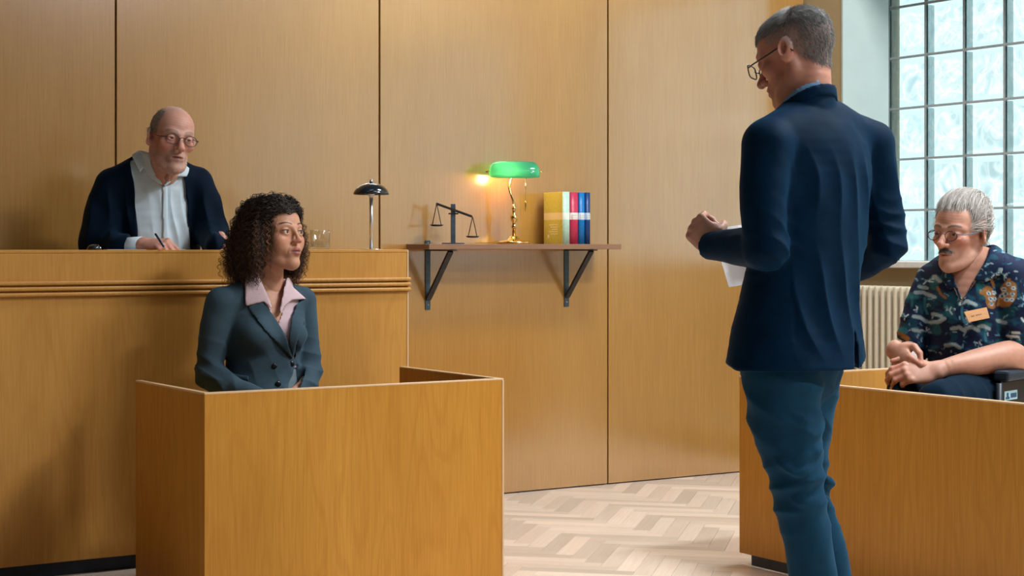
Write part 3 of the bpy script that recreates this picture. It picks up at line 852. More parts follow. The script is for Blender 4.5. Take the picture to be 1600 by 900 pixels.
# ------------------------------------------------------------------ head
def make_head(P):
    """head in its own frame: faces -y, up z, origin between the eyes' level at skull centre. returns list of (V, Q, C)"""
    g = Grid((-0.115, -0.145, -0.235), (0.115, 0.13, 0.135), P.get('h', 0.0023)); F = g.new()
    w = P.get('w', 1.0); fem = P.get('fem', 0.0); L = P.get('facelen', 1.0)
    a = lambda p, k=0.012: g.add(F, p, k)
    a(p_ell((0, 0.012, 0.030), (0.076 * w, 0.098, 0.085)), 0)
    a(p_ell((0, -0.030, 0.036), (0.066 * w, 0.056, 0.062)), 0.02)
    a(p_ell((0, -0.033, -0.042 * L), (0.057 * w, 0.052, 0.070 * L)), 0.025)
    jw = P.get('jaw', 1.0)
    for s in (-1, 1):
        a(p_chain([(s * 0.061 * w * jw, 0.012, -0.030), (s * 0.056 * w * jw, 0.004, -0.066 * L), (s * 0.032 * jw, -0.050, -0.098 * L), (0, -0.070, -0.104 * L)], [0.016, 0.020, 0.018, 0.018]), 0.02)
        a(p_ell((s * 0.043 * w, -0.060, -0.022), (0.024, 0.020, 0.018)), 0.02)
        a(p_chain([(s * 0.053 * w, -0.062, 0.016), (s * 0.034, -0.080, 0.022), (s * 0.010, -0.086, 0.016)], [0.009, 0.0105 - 0.003 * fem, 0.010 - 0.003 * fem]), 0.014)
        if fem > 0.5: a(p_ell((s * 0.036, -0.060, -0.040), (0.024, 0.022, 0.026)), 0.02)
        if P.get('jowl'): a(p_ell((s * 0.040, -0.052, -0.070), (0.022, 0.022, 0.026)), 0.02)
    a(p_ell((0, -0.078, -0.100 * L), (0.021, 0.016, 0.016)), 0.015)
    # eye sockets
    for s in (-1, 1):
        g.sub(F, p_ell((s * 0.033, -0.101, 0.001), (0.020, 0.019, 0.0125)), 0.012)
    # muzzle and lips
    zl = -0.066 * L
    a(p_ell((0, -0.078, zl), (0.030, 0.020, 0.022)), 0.016)
    lp = P.get('lip', 1.0)
    a(p_chain([(-0.024, -0.084, zl + 0.001), (-0.008, -0.0965, zl + 0.0065), (0.008, -0.0965, zl + 0.0065), (0.024, -0.084, zl + 0.001)], [0.003, 0.0050 * lp, 0.0050 * lp, 0.003]), 0.005)
    a(p_chain([(-0.022, -0.084, zl - 0.002), (0, -0.0965, zl - 0.0065), (0.022, -0.084, zl - 0.002)], [0.003, 0.0062 * lp, 0.003]), 0.005)
    op = P.get('open', 0.0)
    g.sub(F, p_chain([(-0.024, -0.090, zl), (0, -0.1035, zl + 0.0005), (0.024, -0.090, zl)], [0.0012, 0.0022 + op, 0.0012]), 0.003)
    # nose
    nl = P.get('nose', 1.0); nw = P.get('nosew', 1.0); nz_ = P.get('nosez', 0.0)
    a(p_chain([(0, -0.086, 0.014), (0, -0.097, -0.006), (0, -0.093 - 0.020 * nl, -0.031 + nz_)], [0.0075, 0.0078 * nw, 0.0105 * nw]), 0.009)
    a(p_ell((0, -0.095 - 0.018 * nl, -0.035 + nz_), (0.0125 * nw, 0.0115, 0.0100 - 0.002 * fem)), 0.006)
    for s in (-1, 1):
        a(p_ell((s * 0.0125 * nw, -0.098, -0.037 + nz_), (0.0075, 0.0105, 0.0075 - 0.001 * fem)), 0.006)
        g.sub(F, p_ell((s * 0.0070 * nw, -0.104, -0.0445), (0.0035, 0.006, 0.0035)), 0.003)
    # eyelids and eye slit
    er = P.get('eyeopen', 1.0)
    for s in (-1, 1):
        a(p_ell((s * 0.0325, -0.0765, 0.0), (0.0165, 0.0158, 0.0150)), 0.006)
        g.sub(F, p_ell((s * 0.0325, -0.0945, -0.0010), (0.0130, 0.0115, 0.0045 * er)), 0.0015)
        if P.get('bags'): a(p_ell((s * 0.034, -0.079, -0.016), (0.015, 0.008, 0.005)), 0.006)
        # nasolabial crease
        g.sub(F, p_chain([(s * 0.018, -0.098, -0.040), (s * 0.028, -0.089, -0.055), (s * 0.032, -0.082, -0.070)], [0.001, 0.0016 * P.get('crease', 1.0), 0.001]), 0.006)
    # ears
    if P.get('ears', True):
        for s in (-1, 1):
            R = rotz(s * D(32)) @ rotx(D(-14))
            ec = V3(s * 0.0830 * w, 0.016, -0.004)
            a(p_ell(ec, (0.0075, 0.0200, 0.0335), R), 0.004)
            a(p_ell(ec + V3(-s * 0.004, -0.006, -0.022), (0.007, 0.010, 0.012)), 0.006)
            g.sub(F, p_ell(ec + V3(s * 0.0065, -0.004, 0.003), (0.005, 0.010, 0.018), R), 0.004)
    # neck
    if 'neck' in P:
        nr = P.get('neckr', 0.056)
        a(p_loft([(0, 0.026, -0.045, 0.052 * nr / 0.056, 0.054, 0)] + [(*q, r1, r2, an) for q, r1, r2, an in P['neck']]), 0.022)
        if fem < 0.5: a(p_ell((0, -0.022, -0.145), (0.012, 0.010, 0.014)), 0.012)
    for q in P.get('extra', []): g.add(F, q[0], q[1])
    V, Q = g.mesh(F, 1)
    # complexion
    x, y, z = V.T; ax = np.abs(x)
    sk = np.array(P['skin'], float); C = np.tile(sk, (len(V), 1))
    def tint(mask, col):
        nonlocal C
        mk = np.clip(mask, 0, 1)[:, None]; C = C * (1 - mk) + np.array(col, float)[None, :] * mk
    def blob(cx, cy, cz, rx, ry, rz): return np.exp(-(((ax - cx) / rx) ** 2 + ((y - cy) / ry) ** 2 + ((z - cz) / rz) ** 2))
    red = sk * np.array([1.04, 0.74, 0.70])
    mott = hash_noise(V * 90, 2) * 0.5 + hash_noise(V * 230, 4) * 0.5
    tint(0.22 * np.clip(mott, 0, 1), red)
    tint(P.get('rosy', 0.5) * (blob(0.048, -0.07, -0.028, 0.026, 0.05, 0.022) + blob(0, -0.115, -0.034, 0.016, 0.02, 0.014)), red)
    tint(0.6 * blob(0.082 * w, 0.016, -0.004, 0.014, 0.02, 0.035), red)
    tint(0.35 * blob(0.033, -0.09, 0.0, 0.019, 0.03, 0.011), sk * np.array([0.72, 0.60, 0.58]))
    wr = P.get('wrinkles', 0)
    if wr:
        fz = 0.5 + 0.5 * np.sin(z * 620 + 3 * hash_noise(V * 25, 8))
        tint(wr * 0.5 * fz ** 3 * sm(0.028, 0.036, z) * sm(0.082, 0.07, z) * (ax < 0.05) * (y < -0.05), red * 0.75)
        tint(wr * 0.5 * blob(0.056, -0.064, -0.004, 0.007, 0.03, 0.010) * (0.5 + 0.5 * np.sin(z * 900)), red * 0.7)
    lips = sm(1.0, 0.72, np.sqrt((x / 0.026) ** 2 + ((z - zl) / (0.0112 * lp)) ** 2)) * (y < -0.078)
    tint(lips * 0.85, P.get('lipcol', red))
    tint(sm(1.0, 0.5, np.sqrt((x / 0.023) ** 2 + ((z - zl - 0.0003) / (0.0028 + op)) ** 2)) * (y < -0.07), (0.10, 0.03, 0.03))
    if 'stub' in P:
        sc_, amt = P['stub']
        beard = sm(-0.036, -0.052, z + 0.22 * np.maximum(ax - 0.035, 0)) * sm(0.045, 0.01, y) * sm(-0.150, -0.118, z) * (1 - lips)
        beard = beard * (0.62 + 0.38 * hash_noise(V * 300, 6))
        tint(np.clip(beard, 0, 1) * amt, sc_)
    if 'mous' in P:
        mm = sm(1.0, 0.7, np.sqrt((x / 0.031) ** 2 + ((z - zl - 0.0135 + 0.20 * ax) / 0.0075) ** 2)) * (y < -0.075)
        tint(mm * 0.9, P['mous'])
    bz = 0.0235 + 0.0050 * (1 - ((ax - 0.034) / 0.02) ** 2) + P.get('browlift', 0)
    bt = P.get('browt', 0.0045)
    br = sm(1.0, 0.55, np.abs(z - bz) / bt) * sm(0.010, 0.015, ax) * sm(0.058, 0.050, ax) * (y < -0.045)
    tint(br * P.get('browamt', 0.85), P['brow'])
    if P.get('lash'):
        lz = 0.0050 + 0.0015 * (1 - ((ax - 0.0325) / 0.014) ** 2)
        tint(sm(1.0, 0.4, np.abs(z - lz) / 0.0026) * sm(0.0175, 0.0205, ax) * sm(0.050, 0.046, ax) * (y < -0.07), (0.03, 0.018, 0.014))
    if 'scalp' in P:       # cropped hair roots colour the skin
        fn, sc_, amt = P['scalp']; tint(fn(x, y, z) * amt, sc_)
    parts = [(V, Q, C)]
    # eyeballs
    gz = P.get('gaze', (0.0, 0.0))
    for s in (-1, 1):
        nu, nv = 20, 14
        th, ph = np.meshgrid(np.linspace(0, 2 * math.pi, nu, endpoint=False), np.linspace(0.0, math.pi, nv), indexing='ij')
        d = np.stack([np.sin(ph) * np.cos(th), -np.cos(ph), np.sin(ph) * np.sin(th)], -1)     # pole towards -y
        C_ = np.where((ph < 0.20)[..., None], (0.01, 0.01, 0.01), np.where((ph < 0.50)[..., None], P.get('iris', (0.10, 0.06, 0.035)), (0.62, 0.58, 0.54)))
        Rg = rotz(gz[0]) @ rotx(gz[1])
        d = d @ Rg.T
        Ve = (d * 0.0124 + np.array([s * 0.0325, -0.0765, 0])).reshape(-1, 3)
        I = np.arange(nu * nv).reshape(nu, nv); Q_ = []
        for i in range(nu):
            for k in range(nv - 1): Q_.append((I[i, k], I[i, k + 1], I[(i + 1) % nu, k + 1], I[(i + 1) % nu, k]))
        parts.append((Ve, np.array(Q_), C_.reshape(-1, 3)))
    return parts
def xf(parts, R, t, s=1.0):
    return [(V @ (R.T * s) + np.array(t)[None, :], Q, C) for V, Q, C in parts]

# ------------------------------------------------------------------ hand
def make_hand(side, curls, thumb, spread=0.0, scale=1.0, skin=(0.5, 0.3, 0.2), forearm=None, h=0.0028, splay=(0, 0, 0, 0), holds=None):
    """hand frame: wrist at origin, fingers +x, palm -z, thumb +y for side=+1 (right hand), mirrored for -1.
    curls: four rows of three joint bends (degrees). thumb: (yaw, pitch, bend1, bend2). forearm: far points of the arm in this frame"""
    sy = side
    lo, hi = np.array([-0.06, -0.10, -0.13]), np.array([0.22, 0.10, 0.08])
    if forearm is not None:
        P_ = np.array([q[0] for q in forearm]); lo = np.minimum(lo, P_.min(0) - 0.07); hi = np.maximum(hi, P_.max(0) + 0.07)
    g = Grid(lo, hi, h); F = g.new()
    a = lambda p, k=0.008: g.add(F, p, k, 0.03)
    a(p_loft([(-0.01, 0, 0, 0.028, 0.020, 90), (0.03, 0, 0.001, 0.036, 0.0165, 90), (0.065, 0, 0.003, 0.041, 0.0145, 90), (0.088, 0, 0.003, 0.039, 0.011, 90)]), 0)
    a(p_ell((0.03, sy * 0.026, -0.009), (0.030, 0.018, 0.015), rotz(sy * D(25))), 0.012)
    a(p_ell((0.035, -sy * 0.027, -0.007), (0.033, 0.014, 0.013)), 0.012)
    base = [(0.088, 0.030), (0.093, 0.0105), (0.089, -0.0095), (0.080, -0.0285)]
    seg = [(0.041, 0.025, 0.020), (0.045, 0.029, 0.021), (0.042, 0.027, 0.020), (0.033, 0.020, 0.018)]
    rr = [(0.0102, 0.0092, 0.0082, 0.0070), (0.0104, 0.0094, 0.0084, 0.0070), (0.0100, 0.0090, 0.0080, 0.0068), (0.0090, 0.0080, 0.0071, 0.0062)]
    nails = []
    for f in range(4):
        p = V3(base[f][0], sy * base[f][1], 0.003); ang = 0.0; yaw = sy * D(splay[f] + (1.5 - f) * spread)
        pts = [p]
        for k in range(3):
            ang += D(curls[f][k]); dv = V3(math.cos(ang) * math.cos(yaw), math.cos(ang) * math.sin(yaw), -math.sin(ang))
            q = p + dv * seg[f][k]; a(p_cone(p, q, rr[f][k], rr[f][k + 1]), 0.005 if k else 0.008)
            if k: a(p_ell(p, (rr[f][k] * 1.08,) * 3), 0.003)
            p = q
        a(p_ell((base[f][0], sy * base[f][1], 0.0065), (0.0095, 0.0085, 0.008)), 0.006)
    ty, tp, b1, b2 = [D(t) for t in thumb]
    p = V3(0.022, sy * 0.030, -0.008); dv = V3(math.cos(ty) * math.cos(tp), sy * math.sin(ty) * math.cos(tp), -math.sin(tp))
    for k, (ln, r0, r1) in enumerate(((0.046, 0.0150, 0.0115), (0.033, 0.0112, 0.0100), (0.026, 0.0100, 0.0078))):
        if k:
            bb = b1 if k == 1 else b2     # bends back towards the palm's midline
            axis = V3(0, 0, -sy); c, s_ = math.cos(bb), math.sin(bb)
            dv = dv * c + np.cross(axis, dv) * s_ + axis * (axis @ dv) * (1 - c)
        q = p + dv * ln; a(p_cone(p, q, r0, r1), 0.008 if k == 0 else 0.004); p = q
    if forearm is not None:
        pts = [V3(0.0, 0, 0)] + [np.array(q[0]) for q in forearm]
        a(p_loft([(-0.012, 0, 0, 0.028, 0.020, 90)] + [(*q[0], q[1], q[2], q[3]) for q in forearm], 4), 0.018)
    V, Q = g.mesh(F, 1)
    sk = np.array(skin, float); C = np.tile(sk, (len(V), 1)); red = sk * np.array([1.02, 0.72, 0.68])
    m = np.clip(hash_noise(V * 70, 3) * 0.4 + 0.15 * hash_noise(V * 260, 5), 0, 1)[:, None]; C = C * (1 - m) + red * m
    m = (0.45 * sm(0.075, 0.11, V[:, 0]))[:, None]; C = C * (1 - m) + red * m
    return [(V * scale, Q, C)]
def frame(xdir, zdir):
    """rotation whose columns are the hand's x, y, z axes: x along xdir, z (back of hand) near zdir"""
    x = np.array(xdir, float); x /= np.linalg.norm(x); z = np.array(zdir, float); z = z - x * (z @ x); z /= np.linalg.norm(z)
    return np.stack([x, np.cross(z, x), z], 1)

# ------------------------------------------------------------------ strands
def strand_mesh(paths, radii, n=3):
    """paths: (K, S, 3) polylines, radii: (K, S)"""
    P = np.asarray(paths, float); K, S, _ = P.shape
    T = np.gradient(P, axis=1); T /= np.linalg.norm(T, axis=2)[..., None] + 1e-12
    ref = np.where(np.abs(T[..., 2:3]) < 0.9, np.array([0, 0, 1.0]), np.array([1.0, 0, 0]))
    A = np.cross(T, ref); A /= np.linalg.norm(A, axis=2)[..., None] + 1e-12; B = np.cross(T, A)
    ang = 2 * math.pi * np.arange(n) / n
    V = P[:, :, None, :] + (A[:, :, None, :] * np.cos(ang)[None, None, :, None] + B[:, :, None, :] * np.sin(ang)[None, None, :, None]) * np.asarray(radii)[:, :, None, None]
    I = np.arange(K * S * n).reshape(K, S, n)
    a = I[:, :-1, :]; b = I[:, 1:, :]
    Q = np.stack([a, np.roll(a, -1, 2), np.roll(b, -1, 2), b], -1).reshape(-1, 4)
    return V.reshape(-1, 3), Q

# ------------------------------------------------------------------ people's materials
def skin_mat(name, rough=0.48):
    m, nt, b = new_mat(name)
    at_ = N(nt, 'ShaderNodeAttribute', attribute_name='Col'); tc = N(nt, 'ShaderNodeTexCoord')
    nz = N(nt, 'ShaderNodeTexNoise', Scale=60.0, Detail=3.0); nt.links.new(tc.outputs['Object'], nz.inputs['Vector'])
    r = ramp(nt, [(0.3, 0.93), (0.7, 1.06)]); nt.links.new(nz.outputs['Fac'], r.inputs['Fac'])
    nt.links.new(mixc(nt, at_.outputs['Color'], r.outputs['Color'], 1.0, 'MULTIPLY'), b.inputs['Base Color'])
    b.inputs['Roughness'].default_value = rough; b.inputs['Specular IOR Level'].default_value = 0.4
    b.inputs['Subsurface Weight'].default_value = 0.12; b.inputs['Subsurface Radius'].default_value = (0.6, 0.25, 0.15); b.inputs['Subsurface Scale'].default_value = 0.008
    n2 = N(nt, 'ShaderNodeTexNoise', Scale=420.0, Detail=2.0); nt.links.new(tc.outputs['Object'], n2.inputs['Vector'])
    bp = N(nt, 'ShaderNodeBump', Strength=0.12, Distance=0.001); nt.links.new(n2.outputs['Fac'], bp.inputs['Height']); nt.links.new(bp.outputs['Normal'], b.inputs['Normal'])
    return m
def cloth_mat(name, col, var=0.12, weave=900.0, rough=0.85, sheen=0.15, mott=14.0, bump=0.15, spec=0.06, tint=None):
    m, nt, b = new_mat(name)
    tc = N(nt, 'ShaderNodeTexCoord')
    n1 = N(nt, 'ShaderNodeTexNoise', Scale=mott, Detail=4.0, Roughness=0.6); nt.links.new(tc.outputs['Object'], n1.inputs['Vector'])
    n2 = N(nt, 'ShaderNodeTexNoise', Scale=weave, Detail=1.0); nt.links.new(tc.outputs['Object'], n2.inputs['Vector'])
    ad = N(nt, 'ShaderNodeMath', operation='ADD'); nt.links.new(n1.outputs['Fac'], ad.inputs[0]); nt.links.new(n2.outputs['Fac'], ad.inputs[1])
    r = ramp(nt, [(0.3, [c * (1 - var) for c in col]), (0.7, [c * (1 + var) for c in col])])
    hf = N(nt, 'ShaderNodeMath', operation='MULTIPLY'); hf.inputs[1].default_value = 0.5; nt.links.new(ad.outputs[0], hf.inputs[0]); nt.links.new(hf.outputs[0], r.inputs['Fac'])
    nt.links.new(r.outputs['Color'], b.inputs['Base Color'])
    b.inputs['Roughness'].default_value = rough; b.inputs['Sheen Weight'].default_value = sheen; b.inputs['Specular IOR Level'].default_value = spec
    if tint: b.inputs['Sheen Tint'].default_value = (*tint, 1)
    bp = N(nt, 'ShaderNodeBump', Strength=bump, Distance=0.002); nt.links.new(n1.outputs['Fac'], bp.inputs['Height']); nt.links.new(bp.outputs['Normal'], b.inputs['Normal'])
    return m
def hair_mat(name, rough=0.45):
    m, nt, b = new_mat(name)
    at_ = N(nt, 'ShaderNodeAttribute', attribute_name='Col'); nt.links.new(at_.outputs['Color'], b.inputs['Base Color'])
    b.inputs['Roughness'].default_value = rough; b.inputs['Specular IOR Level'].default_value = 0.35
    return m
M['skin'] = skin_mat('skin'); M['hair'] = hair_mat('hair')

class Person:
    """a figure in a frame turned with the room's viewing axis: x right, y away, z up; built around its base on the floor"""
    def __init__(s, label, u0, d0, zfloor=0.0):
        s.d0, s.lat0 = d0, ray(u0) * d0
        w = at(u0, HOR, d0)
        s.root = empty('person', (w.x, w.y, zfloor), -YAW); s.zf = zfloor
        tag(s.root, label, 'person')
    def J(s, u, v, dy=0.0):
        d = s.d0 + dy
        return V3(ray(u) * d - s.lat0, dy, CAMZ + (HOR - v) / FPX * d - s.zf)
    def XZ(s, pts, dy=0.0): return [tuple(s.J(u, v, dy)[[0, 2]]) for u, v in pts]
    def px(s, n, dy=0.0): return n / FPX * (s.d0 + dy)

def short_hair(V, Q, maskfn, count, lenfn, flow, colfn, rad=0.0007, seg=4, seed=1, lift=0.5):
    """short strands rooted on the head surface; V, Q in head frame"""
    rng = np.random.default_rng(seed)
    nrm = vnormals(V, Q); m = maskfn(V[:, 0], V[:, 1], V[:, 2])
    ids = np.where(m > 0.05)[0]; pr = m[ids] / m[ids].sum()
    ch = rng.choice(ids, count, p=pr)
    R = V[ch] + rng.normal(0, 0.0012, (count, 3)); n = nrm[ch]
    fl = flow(R); fl = fl - n * (fl * n).sum(1)[:, None]; fl /= np.linalg.norm(fl, axis=1)[:, None] + 1e-9
    d0 = n * lift + fl + rng.normal(0, 0.22, (count, 3)); d0 /= np.linalg.norm(d0, axis=1)[:, None]
    L = lenfn(R) * rng.uniform(0.7, 1.15, count)
    t = np.linspace(0, 1, seg)[None, :, None]
    lay = fl * 0.9 + n * 0.05
    path = (R - n * 0.0008)[:, None, :] + (d0[:, None, :] * t + (lay - d0)[:, None, :] * t * t * 0.5) * L[:, None, None]
    rr = rad * (1 - 0.75 * np.linspace(0, 1, seg))[None, :] * rng.uniform(0.7, 1.2, (count, 1))
    Vh, Qh = strand_mesh(path, rr)
    col = colfn(R, rng)
    return Vh, Qh, np.repeat(col, seg * 3, axis=0)

def spectacles(name, parent, R, t, s, mat, lens_mat, rim='round', rw=0.023, rh=0.018, rr=0.0013, ez=-0.003, tmat=None, w=1.0, yf=-0.108, tilt=8, wrap=0.006, drop=0.0):
    """glasses in the head frame placed by R, t, s"""
    g = empty(name, (0, 0, 0), parent=parent)
    g.matrix_local = Matrix.Translation(Vector(t)) @ (Matrix(R.tolist()).to_4x4()) @ Matrix.Scale(s, 4)
    tmat = tmat or mat
    for sd in (-1, 1):
        pts = []
        for k in range(28):
            a = 2 * math.pi * k / 28; c, q = math.cos(a), math.sin(a)
            if rim == 'rect': e = 0.5; c = math.copysign(abs(c) ** e, c); q = math.copysign(abs(q) ** e, q)
            x = sd * 0.034 + rw * c; z = ez - drop + rh * q
            pts.append((x, yf + wrap * (abs(x) / 0.06) ** 2 - math.tan(D(tilt)) * (z - ez) * -1 * 0.6, z))
        tube('rim', pts, rr, mat, g, 6, closed=True)
        bm = bmesh.new(); bm.faces.new([bm.verts.new(p) for p in pts]); from_bm('lens', bm, lens_mat, g)
        xe = sd * (0.034 + rw); hy = yf + wrap
        tube('temple_arm', [(xe, hy, ez - drop + rh * 0.35), (sd * 0.072 * w, hy + 0.022, ez + 0.004), (sd * 0.0795 * w, -0.03, ez + 0.008), (sd * 0.0815 * w, 0.004, ez + 0.012), (sd * 0.081 * w, 0.022, ez + 0.004), (sd * 0.079 * w, 0.034, ez - 0.012)], rr * 1.15, tmat, g, 6)
    zb = ez - drop + rh * 0.25
    tube('nose_bridge', [(-0.034 + rw, yf + 0.001, zb), (-0.004, yf - 0.005, zb + 0.004), (0.004, yf - 0.005, zb + 0.004), (0.034 - rw, yf + 0.001, zb)], rr, mat, g, 6)
    return g
def front_y(g, F, x, z, first=True):
    """y of the first surface met going away from the camera at local x, z"""
    i = int(np.clip(round((x - g.lo[0]) / g.h), 0, g.n[0] - 1)); k = int(np.clip(round((z - g.lo[2]) / g.h), 0, g.n[2] - 1))
    col = F[i, :, k]; j = np.where(col < 0)[0]
    return float(g.ax[1][j[0]]) if len(j) else 0.0

# ================================================================== standing man in navy jacket, seen from behind
def standing_man():
    p = Person('person standing with back turned, navy jacket and trousers, paper in hand', 1262, 4.55)
    J = p.J; root = p.root
    M['navy_jacket'] = cloth_mat('navy_wool', (0.0007, 0.0145, 0.042), 0.40, 700, 0.65, 0.09, tint=(0.10, 0.45, 0.80))
    M['navy_trouser'] = cloth_mat('slate_navy_trousers', (0.007, 0.044, 0.092), 0.30, 700, 0.75, 0.14, tint=(0.25, 0.55, 0.80))
    M['blue_shirt'] = cloth_mat('pale_blue_shirt', (0.22, 0.42, 0.68), 0.06, 900, 0.8, 0.05)
    lo = J(1060, 620, 0) - V3(0.02, 0.36, 0); hi = J(1440, 100, 0) + V3(0.03, 0.42, 0.02)
    g = Grid((lo[0], -0.34, J(0, 625)[2]), (hi[0], 0.42, J(0, 105)[2]), 0.0055)
    A = 40
    F = g.new()
    def L(nodes, **k): return p_loft([(*J(u, v, dy), rx, ry, an) for (u, v, dy, rx, ry, an) in nodes], **k)
    g.add(F, L([(1266, 195, 0.00, 0.120, 0.075, A), (1272, 222, 0, 0.170, 0.100, A), (1272, 262, 0, 0.188, 0.118, A), (1268, 330, 0, 0.188, 0.125, A), (1259, 405, 0, 0.176, 0.128, A),
                (1249, 480, 0, 0.184, 0.138, A), (1245, 545, 0, 0.206, 0.155, A), (1243, 605, 0, 0.222, 0.168, A)]), 0)
    shL, shR = J(1201, 222, -0.125), J(1362, 222, 0.125)
    nb = J(1262, 180, 0.0)
    g.add(F, p_cone(nb, shL, 0.058, 0.060), 0.03); g.add(F, p_cone(nb, shR, 0.058, 0.058), 0.03)
    # sleeves
    g.add(F, p_chain([J(1199, 228, -0.13), J(1193, 310, -0.155), J(1198, 388, -0.165)], [0.066, 0.0600, 0.056]), 0.018)
    g.add(F, p_chain([J(1199, 388, -0.165), J(1160, 386, -0.06), J(1109, 384, 0.055)], [0.056, 0.050, 0.0375]), 0.012)
    g.add(F, p_chain([J(1363, 228, 0.13), J(1376, 310, 0.125), J(1387, 382, 0.11)], [0.060, 0.055, 0.051]), 0.018)
    g.add(F, p_chain([J(1387, 384, 0.11), J(1345, 415, 0.22), J(1290, 430, 0.36)], [0.051, 0.045, 0.038]), 0.012)
    body = F.copy()
    # collar: stands round the neck, high at the nape
    x, y, z = g.xyz(); fx, fy = -0.64, 0.77
    c0 = J(1264, 150, 0.0)
    Cn = g.new(); g.add(Cn, p_cone(J(1259, 215, 0), J(1261, 120, 0), 0.088, 0.068), 0)
    fwd = (x - c0[0]) * fx + (y - c0[1]) * fy
    top = (z - (c0[2] - 0.010 - 0.62 * fwd)).astype(F32)
    coll = np.maximum(Cn, top)
    F = np.minimum(F, coll)
    seam = g.new(); g.add(seam, p_cone(J(1259, 215, 0), J(1261, 120, 0), 0.094, 0.074), 0)
    # flat cuff at the wrist
    cu = J(1107, 384, 0.06); cax = J(1109, 384, 0.055) - J(1160, 386, -0.06); cax /= np.linalg.norm(cax)
    pl_ = ((x - cu[0]) * cax[0] + (y - cu[1]) * cax[1] + (z - cu[2]) * cax[2]).astype(F32)
    F = np.where(np.broadcast_to(x, F.shape) < J(1140, 0)[0], np.maximum(F, pl_), F)
    # hem, vent and raised right flap
    F = np.maximum(F, (J(0, 574)[2] - z).astype(F32))
    cutp = g.poly(p.XZ([(1327, 579), (1372, 549), (1400, 640), (1327, 640)]))
    F = np.maximum(F, -cutp)
    vent = g.poly(p.XZ([(1324, 500), (1333, 545), (1334, 585), (1326, 585)]))
    F = np.maximum(F, -np.maximum(vent, np.broadcast_to(y, F.shape) - 0.03).astype(F32))
    # rounded front quarter at the left hem
    q = g.poly(p.XZ([(1100, 556), (1124, 552), (1130, 566), (1142, 575), (1142, 600), (1100, 600)]))
    F = np.maximum(F, -q)
    V, Q = g.mesh(F, 1)
    # cloth folds: long drag lines down the back, elbow creases
    zz = V[:, 2]; back = sm(J(0, 220)[2], J(0, 300)[2], zz) * sm(J(0, 575)[2], J(0, 480)[2], zz)
    px_ = V[:, 0]
    V = ridged(V, Q, 0.0075, 44, (1, 0.5, 0.26), 3, back * (px_ > J(1225, 0)[0]) , 0.05, 5)
    elb = np.exp(-((V - J(1199, 388, -0.165)) ** 2).sum(1) / 0.09 ** 2) + np.exp(-((V - J(1390, 384, 0.11)) ** 2).sum(1) / 0.10 ** 2)
    V = ridged(V, Q, 0.006, 70, (0.5, 0.3, 1), 7, elb, 0.04, 9)
    V = wrinkle(V, Q, 0.002, 14, 5)
    jk = np_mesh('jacket', V, Q, M['navy_jacket'], root)
    # collar fall (outer turned-down layer), sleeve buttons
    fall = np.maximum(np.maximum(seam, top + 0.004), -(z - (c0[2] - 0.048 - 0.62 * fwd)).astype(F32))
    fall = np.maximum(fall, (fwd - 0.075).astype(F32))
    V, Q = g.mesh(fall, 1); np_mesh('collar', V, Q, M['navy_jacket'], jk)
    M['dark_button'] = plain('dark_button', (0.03, 0.035, 0.045), 0.3, noise=0.1)
    for (u, v) in ((1112, 396), (1119, 398)):
        b = lathe('cuff_button', [(0.0, 0.0), (0.006, 0.0), (0.006, 0.002), (0.0, 0.003)], M['dark_button'], jk, 12)
        b.rotation_euler = (D(90), 0, 0); b.location = Vector(J(u, v, 0.02 - (u - 1112) * 0.0022))
    # back centre seam and shoulder seams as fine welts
    # shirt collar band
    Sc = g.new(); g.add(Sc, p_cone(J(1259, 200, 0), J(1261, 112, 0), 0.076, 0.060), 0)
    Sc = np.maximum(Sc, (z - (c0[2] + 0.006 - 0.62 * fwd)).astype(F32))
    Sc = np.maximum(Sc, -(z - (c0[2] - 0.06 - 0.62 * fwd)).astype(F32))
    V, Q = g.mesh(Sc, 1); np_mesh('shirt', V, Q, M['blue_shirt'], root)
    # trousers
    gt = Grid((J(1130, 0)[0], -0.26, -0.0), (J(1400, 0)[0], 0.32, J(0, 540)[2]), 0.0065); T = gt.new()
    gt.add(T, L([(1236, 520, 0.02, 0.160, 0.120, A), (1236, 560, 0.02, 0.160, 0.120, A), (1238, 585, 0.02, 0.135, 0.110, A)]), 0)
    lleg = [(1221, 590, -0.06, 0.104), (1229, 660, -0.065, 0.093), (1241, 735, -0.07, 0.074), (1250, 790, -0.06, 0.067), (1262, 850, -0.04, 0.064), (1277, 930, -0.02, 0.062), (1295, 1020, 0.0, 0.060), (1300, 1078, 0.0, 0.062)]
    rleg = [(1262, 580, 0.10, 0.096), (1252, 660, 0.12, 0.086), (1251, 730, 0.13, 0.075), (1262, 790, 0.13, 0.068), (1284, 860, 0.15, 0.068), (1300, 920, 0.17, 0.065), (1318, 1000, 0.19, 0.062), (1325, 1050, 0.20, 0.064)]
    for leg in (lleg, rleg): gt.add(T, p_chain([J(u, v, d) for u, v, d, r in leg], [r for *_, r in leg]), 0.012)
    # drag folds behind the knees and under the seat, laid on as soft welts
    def welt(pts, r, k=0.010): gt.add(T, p_chain([J(u, v, d) for u, v, d in pts], [r * 0.6] + [r * 1.45] * (len(pts) - 2) + [r * 0.5]), k)
    welt([(1215, 720, -0.135), (1238, 738, -0.150), (1262, 733, -0.135), (1284, 715, -0.085)], 0.009)
    welt([(1228, 772, -0.115), (1248, 783, -0.132), (1270, 780, -0.118), (1284, 768, -0.08)], 0.009)
    welt([(1262, 690, -0.130), (1275, 705, -0.118), (1285, 690, -0.085)], 0.009)
    welt([(1230, 640, -0.155), (1260, 655, -0.150), (1285, 650, -0.09)], 0.008)
    welt([(1250, 760, -0.125), (1264, 752, -0.125), (1278, 742, -0.09)], 0.010)
    welt([(1288, 745, 0.055), (1296, 752, 0.09), (1298, 760, 0.13)], 0.010)
